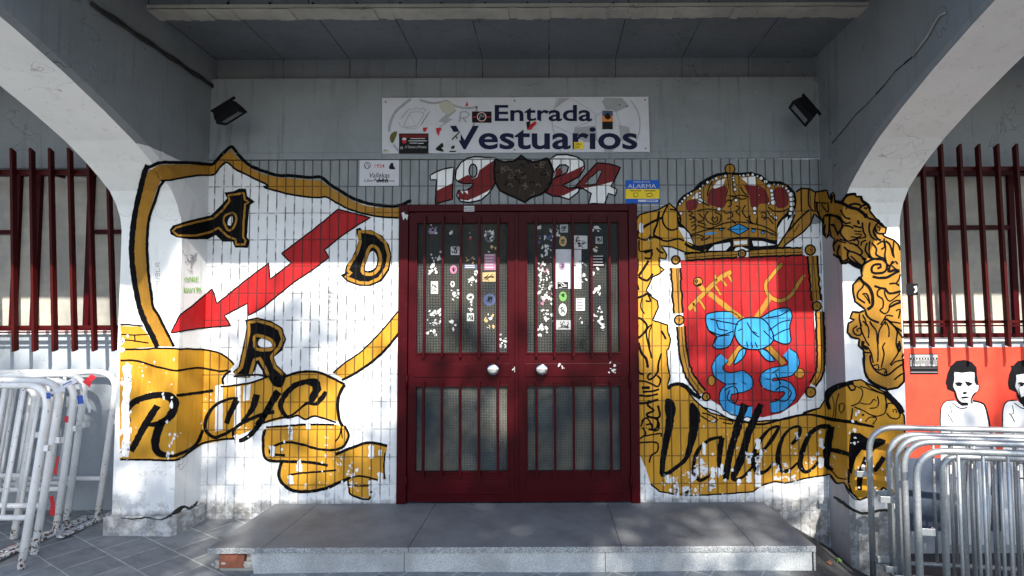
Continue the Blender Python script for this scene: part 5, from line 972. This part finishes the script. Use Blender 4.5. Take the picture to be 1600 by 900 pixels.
for b, k, c in (((145,155,160,180),'torn',KW),((150,205,232,265),'torn',DBL),((165,265,225,345),'torn',KW),((145,352,230,414),'torn',PINK),((155,418,228,480),'torn',KW),((150,480,232,530),'torn',DG),((145,533,228,594),'torn',PINK),((170,622,232,692),'torn',KW),((145,710,202,780),'torn',KW),((210,150,228,190),'torn',KW),((246,155,262,260),'torn',KW),((270,147,315,192),'marks',SG),((265,212,308,270),'round',TAN),((246,288,333,508),'plain',SW),((262,358,300,402),'round',VIO),((256,470,316,506),'marks',KB),((265,523,308,580),'round',GRN),((262,590,308,662),'round',KW),((248,683,333,738),'marks',SG),((347,208,424,284),'marks',KW),((350,288,390,508),'plain',SW),((352,340,425,388),'torn',DG),((382,425,418,472),'torn',SG),((360,560,410,632),'rows',KW),((378,670,402,702),'torn',KW),((450,160,505,195),'torn',KW),((470,215,510,255),'marks',SG),((450,272,500,308),'torn',KY),((452,318,522,388),'rows',KB),((454,340,518,372),'plain',KR),((450,393,490,440),'torn',KW),((458,500,502,545),'torn',KW),((455,610,512,692),'torn',KW),((478,698,520,752),'torn',KW)): stick(N_, rf, b, k, c, None, .0113 if k in ('plain',) else .0085)
W7 = view(610, 550, 3.6)
stick(W7, rf, (945,62,985,105), 'torn', KW, None, -.021); stick(W7, rf, (1228,58,1266,122), 'torn', KW, None, -.021); stick(W7, rf, (690,85,708,112), 'torn', KW, None, -.021)
def fs(box, name, label, txt=None):
    f = Flat('sticker', -.031, door, label); x0, y0, x1, y1 = box; f.rect(KW, x0, y0, x1, y1, 1)
    if txt: f.text(txt, DG, x0+1, y0+1.5, x1-1, y1-3, 2, .01); f.rect(DG, x0+1, y1-2, x1-1, y1-1.2, 2)
    f.build(door.location)
fs((725, 321.8, 741, 330.5), 'x', 'white label on the door head', 'MADRID')
f = Flat('sticker', -.031, door, 'torn white sticker on the left door post'); f.fill(KW, [(627.5,333),(631,331),(633,335),(637.5,336),(636,344),(633,340),(630,344)], 1, False); f.build(door.location)
# ---------------------------------------------------------------- floodlights, cable
def PXp(px, py, x):
    o, d = ray(px, py); return o+d*((x-o.x)/d.x)
FB = simple('floodlight_black', (.005, .005, .006), .6, spec=.08); FG = simple('floodlight_glass', (.16, .18, .19), .2, 0, .1)
def flood(label, c, a, n, foot):
    r = empty('floodlight', tuple(c), label, 'floodlight', 'floodlights on the beams'); c = Vector(c)
    n = Vector(n).normalized(); a = Vector(a); a = (a-n*a.dot(n)).normalized(); b = n.cross(a)
    Mx = Matrix((( a.x, b.x, n.x, c.x), (a.y, b.y, n.y, c.y), (a.z, b.z, n.z, c.z), (0, 0, 0, 1)))
    m = MB(); w, h, d = .092, .066, .045
    fr = [(-w, -h, d), (w, -h, d), (w, h, d), (-w, h, d)]; bk = [(-w*.8, -h*.75, -d), (w*.8, -h*.75, -d), (w*.8, h*.75, -d), (-w*.8, h*.75, -d)]; mid = [(x, y, d*.4) for x, y, z in fr]
    vs = [Mx @ Vector(p) for p in bk+mid+fr]; m.add(vs, [(3, 2, 1, 0)]+[(k*4+i, k*4+(i+1) % 4, k*4+4+(i+1) % 4, k*4+4+i) for k in (0, 1) for i in range(4)]+[(8, 9, 10, 11)], FB)
    P(m.build('housing', None, r))
    m = MB(); t = .014
    for p, q_ in (((-w-.004, -h-.004), (w+.004, -h+t)), ((-w-.004, h-t), (w+.004, h+.004)), ((-w-.004, -h+t), (-w+t, h-t)), ((w-t, -h+t), (w+.004, h-t))): m.box((p[0], p[1], d-.006), (q_[0], q_[1], d+.010), FB, 0, Mx)
    P(m.build('bezel', None, r)); m = MB(); m.box((-w+t, -h+t, d), (w-t, h-t, d+.003), FG, 0, Mx); P(m.build('glass', None, r))
    m = MB(); m.box((-w-.008, -.012, -d-.018), (w+.008, .012, -d-.004), FB, 0, Mx); m.tube([Mx @ Vector((0, 0, -d-.01)), foot], .014, 6, FB); P(m.build('bracket', None, r))
flood('black floodlight in the left upper corner of the porch', PY(356, 174, -.30), (.72, -.1, .62), (.45, .22, -.75), PY(350, 166, -.2))
flood('black floodlight in the right upper corner of the porch', PY(1258, 171, -.30), (.60, -.1, -.75), (-.65, .12, -.5), PY(1266, 164, -.2))
CB = simple('cable_black', (.02, .02, .02), .6)
m = MB(); p0, p1 = PXp(350, 144, WXL+.014), PXp(143, 3, WXL+.014)
for off in (0, .018):
    pts = [p0.lerp(p1, i/24)+Vector((0, 0, .005*math.sin(i*1.3+off*99)-off)) for i in range(25)]; m.tube(pts, .008, 6, CB)
cab = m.build('cable'); tag(cab, 'pair of black cables clipped along the left beam to the floodlight', 'cable')
m = MB(); m.tube([PXp(x, y, WXR-.012) for x, y in ((1477,20),(1468,24),(1460,36),(1448,58),(1436,74),(1426,88))], .006, 6, simple('grey_cable', (.30, .30, .29))); tag(m.build('cable'), 'short loose grey cable hanging on the right beam', 'cable')
m = MB(); pts = [(1426,88),(1412,100),(1398,112),(1384,130),(1368,148),(1352,165),(1336,180),(1322,198),(1310,212),(1300,224)]
for (a, b) in zip(pts[:-1], pts[1:]):
    A1, B1 = PXp(*a, WXR-.0015), PXp(*b, WXR-.0015); w_ = random.uniform(.003, .008); m.add([A1-Vector((0, 0, w_)), B1-Vector((0, 0, w_)), B1+Vector((0, 0, w_)), A1+Vector((0, 0, w_*.4))], [(0, 1, 2, 3)], DARK)
P(m.build('crack', None, rp[0], 'long dark crack down the beam side'))
# cracks at the pillar feet
def pcrack(host, name, pts, w):
    f = Mural(name); f.line(DARK, pts, w, 2, False, True, 1.2); f.build()
pcrack(lp[0], 'foot_crack', [(188,809,1),(205,811,1.6),(222,810,2.4),(228,808,3),(240,811,1),(252,812,2),(262,807,3),(272,802,5),(280,796,8),(288,792,4),(297,794,4),(305,788,4),(309,783,2)], 3)
pcrack(rp[0], 'foot_crack', [(1303,776,3),(1312,782,5),(1322,789,5),(1333,797,4),(1345,801,4),(1360,801,4),(1380,797,4),(1408,798,4)], 3)
# ---------------------------------------------------------------- crowd barriers
def barmat(name, col, rust, rc, metal=0.0, rough=.4):
    g = G(name); n = g.noise(42, 6, .7); o = g.n('TexCoord').outputs['Object']; sp = g.n('SeparateXYZ'); g.l(o, sp.inputs[0])
    low = g.ramp(sp.outputs[2], 0, .25, .52, .645) if rust else .9
    c = g.mix(g.math('MULTIPLY', g.ramp(g.noise(9, 5), .35, .7), .3), col, tuple(x*.6 for x in col))
    if rust:
        ch = g.ramp(n, low, g.math('ADD', low, .02)); c = g.mix(ch, c, g.mix(g.noise(30, 3), rc, (.05, .03, .025))); g.bump(g.math('MULTIPLY', ch, -1.0), .002, .6)
    else:
        c = g.mix(g.math('MULTIPLY', g.ramp(g.noise(70, 4, .7), .45, .7), .5), c, tuple(min(1, x*1.5) for x in col))
    return g.done(c, rough, metal)
WB = barmat('chipped_white_barrier_paint', (.80, .80, .80), True, (.16, .06, .03)); GB = barmat('galvanised_steel', (.44, .47, .49), False, None, .55, .42)
def barrier(name, label, group, mat, F, yaw, lean, H, L, dirx, r, rb_, rad, railz, bars0, hooks=(), foot=None, roll=0):
    """F = foot of the visible end; the barrier runs off along dirx"""
    root = empty(name, tuple(F), label, 'crowd barrier', group)
    root.rotation_euler = (R(-lean), R(roll), R(yaw))
    m = MB(); pts = fillet([(0, 0, 0), (0, 0, H), (dirx*L, 0, H), (dirx*L, 0, 0)], rad, 9); m.tube(pts, r, 12, mat); m.build('frame', None, root)
    m = MB(); m.tube([(0, 0, railz), (dirx*L*.5, 0, railz), (dirx*L, 0, railz)], r*.75, 10, mat); m.build('lower_rail', None, root)
    n = int((L-bars0)/.125)
    for i in range(n):
        x = dirx*(bars0+i*.125); m = MB(); m.tube([(x, 0, railz), (x, 0, (railz+H)/2), (x, 0, H-r*.5)], rb_, 8, mat); m.build('bar', None, root)
    for (z, l, sg) in hooks:
        m = MB(); m.box((-dirx*(r+l), -.004, z-.020), (dirx*r*.2, .004, z+.020), mat, .002); m.box((-dirx*(r+l), -.004, z-.020), (-dirx*(r+l-.008), .035, z+.020), mat, .002); m.build('hook', None, root)
    if foot:
        m = MB(); cm = Matrix.Rotation(R(lean), 4, 'X'); m.box((-.03, -foot[0], -.004), (.03, foot[1], .012), mat, .003, cm); m.build('foot_plate', None, root)
    return root
def PG(px, py):
    p = PZ(px, py, ZG)
    for _ in range(8): p = PZ(px, py, gz(p.x, p.y)+.004)
    return p
gw = 'white barriers stacked against the left wall'
for (lab, fx, fy, H, roll, foot, b0, dy) in (
    ('rusty white crowd barrier nearest the camera in the left stack', 33, 889, 1.12, 0, None, .17, 0),
    ('second white crowd barrier in the left stack, its leg worn to rust', 54, 866, 1.12, 0, None, .14, 0),
    ('third white crowd barrier in the left stack, clean thick leg', 87, 833, 1.07, -1, (.55, .35), .2, 0),
    ('fourth white crowd barrier in the left stack with tape tied on', 103, 822, 1.10, -1, (.5, .2), .16, 0),
    ('white crowd barrier farthest back, leaning on the grey wall', 152, 813, 1.10, 0, (.35, .25), .34, 0)):
    F = PG(fx, fy); ln_ = 8.5
    barrier('crowd_barrier', lab, gw, WB, F, 0, ln_, H, 1.9, -1, .0225, .011, .17, .30, b0, ((.72, .03, 1),), foot, roll)
# extra end frame seen between the first two, turned the other way round
F = PG(22, 842); barrier('crowd_barrier', 'white crowd barrier inside the left stack with a wide leg behind the bars', gw, WB, F, 0, 8, 1.05, 1.6, -1, .024, .011, .15, .42, .19, ((.70, .05, 1),), None)
gg = 'galvanised barriers stacked by the right pillar'
for (lab, px, y, topy, yaw, H, hk, b0) in (
    ('galvanised barrier with its end nearest the pillar, topmost tube of the right stack', 1357, -.45, 662, -9, 1.10, ((.40, .07, 1), (.78, .07, 1)), .40),
    ('second galvanised barrier of the right stack, counted from the pillar', 1388, -.66, 673, -9, 1.10, ((.30, .075, 1), (.72, .07, 1)), .36),
    ('third galvanised barrier of the right stack, counted from the pillar', 1400, -.76, 678, -9, 1.10, ((.28, .07, 1), (.71, .09, 1)), .42),
    ('fourth galvanised barrier of the right stack, counted from the pillar', 1411, -.85, 684, -9, 1.10, ((.27, .06, 1),), .38),
    ('galvanised barrier at the front of the right stack, nearest the camera', 1430, -1.10, 697, -11, 1.10, ((.22, -.15, 1), (.64, -.10, 1)), .22),
    ('galvanised barrier with a short rounded end behind the front one', 1472, -1.02, 707, -10, 1.08, ((.27, -.12, 1),), .18),
    ('innermost galvanised barrier of the right stack with a short rounded end', 1502, -.95, 704, -10, 1.08, (), .13)):
    T = PY(px, topy, y); F = Vector((T.x, y, T.z-H-.022))
    barrier('steel_barrier', lab, gg, GB, F, yaw, 0, H, 2.0, 1, .0195, .0100, .17 if H > 1.09 else .09, .20, b0, hk, None)
# plastic tape tied round the left barriers
TR = simple('tape_red', (.55, .02, .03), .4); TW = simple('tape_white', (.68, .70, .75), .35); TB = simple('tape_blue', (.03, .08, .40), .4)
def ribbon(m, pts, w, mat):
    pts = [PY(*p) for p in pts]
    for i in range(len(pts)-1):
        a, b = pts[i], pts[i+1]; d = (b-a).normalized(); n = d.cross(Vector((.2, 1, .1))).normalized()*w; n2 = n*(1+.5*math.sin(i*2.1)); m.add([a-n, b-n2, b+n2, a+n], [(0, 1, 2, 3)], mat)
m = MB(); S5 = lambda x, y, d: (x/4.5, 560+y/4.5, d)
ribbon(m, [S5(430,200,-.62), S5(480,175,-.6), S5(530,150,-.58), S5(560,170,-.5), S5(575,230,-.45)], .016, TW); ribbon(m, [S5(440,190,-.64), S5(500,160,-.6), S5(555,200,-.52)], .004, TB)
tag(m.build('barrier_tape'), 'white plastic tape with blue print wrapped over the top tubes', 'tape', 'tape on the white barriers')
for lab, rs in (('blue and white tape end hanging under the second white barrier tube', [([S5(330,255,-.7), S5(380,235,-.66), S5(450,210,-.62)], .014, TW), ([S5(325,262,-.7), S5(355,262,-.7)], .02, TB)]),
    ('frayed white and blue tape hanging from the fourth white barrier', [([S5(560,260,-.5), S5(568,320,-.5)], .025, TB), ([S5(600,270,-.4), S5(615,310,-.4), S5(630,350,-.4), S5(628,380,-.4)], .012, TW)]),
    ('red tape scrap on the top tube of the farthest white barrier', [([S5(660,120,-.1), S5(630,150,-.12), S5(605,185,-.12)], .026, TR)]),
    ('small red tape bit behind the second white leg', [([S5(470,405,-.55), S5(465,450,-.55)], .016, TR)]),
    ('long thin red tape strip halfway down the white barriers', [([S5(408,690,-.62), S5(395,760,-.62), S5(385,815,-.62)], .010, TR)]),
    ('broad red tape end low among the white barrier legs', [([(80,775,-.6), (83,790,-.6), (81,805,-.6)], .018, TR)])):
    m = MB()
    for r_ in rs: ribbon(m, *r_)
    tag(m.build('barrier_tape'), lab, 'tape', 'tape on the white barriers')
def litter(name, label, cat, pts, mat):
    m = MB(); ps = [PZ(x, y, 0) for x, y in pts]; vs = []
    for x, y in pts:
        p = PZ(x, y, ZG); 
        for _ in range(6): p = PZ(x, y, gz(p.x, p.y)+.006)
        vs.append(p)
    c = sum(vs, Vector())/len(vs)+Vector((0, 0, .008)); n = len(vs); m.add(vs+[c], [(i, (i+1) % n, n) for i in range(n)], mat); tag(m.build(name), label, cat)
litter('fallen_leaf', 'green fallen leaf on the dark pavement beside the step', 'leaf', [(1306,873),(1311,871),(1316,875),(1315,879),(1308,878)], simple('leaf_green', (.12, .22, .05)))
litter('fallen_leaf', 'curled brown fallen leaf on the dark pavement beside the step', 'leaf', [(1291,878),(1296,875),(1301,879),(1298,883),(1294,880)], simple('leaf_brown', (.28, .13, .06)))
litter('paper_scrap', 'red scrap of plastic on the ground under the white barriers', 'scrap', [(4,858),(26,848),(30,852),(22,860),(4,865)], TR)
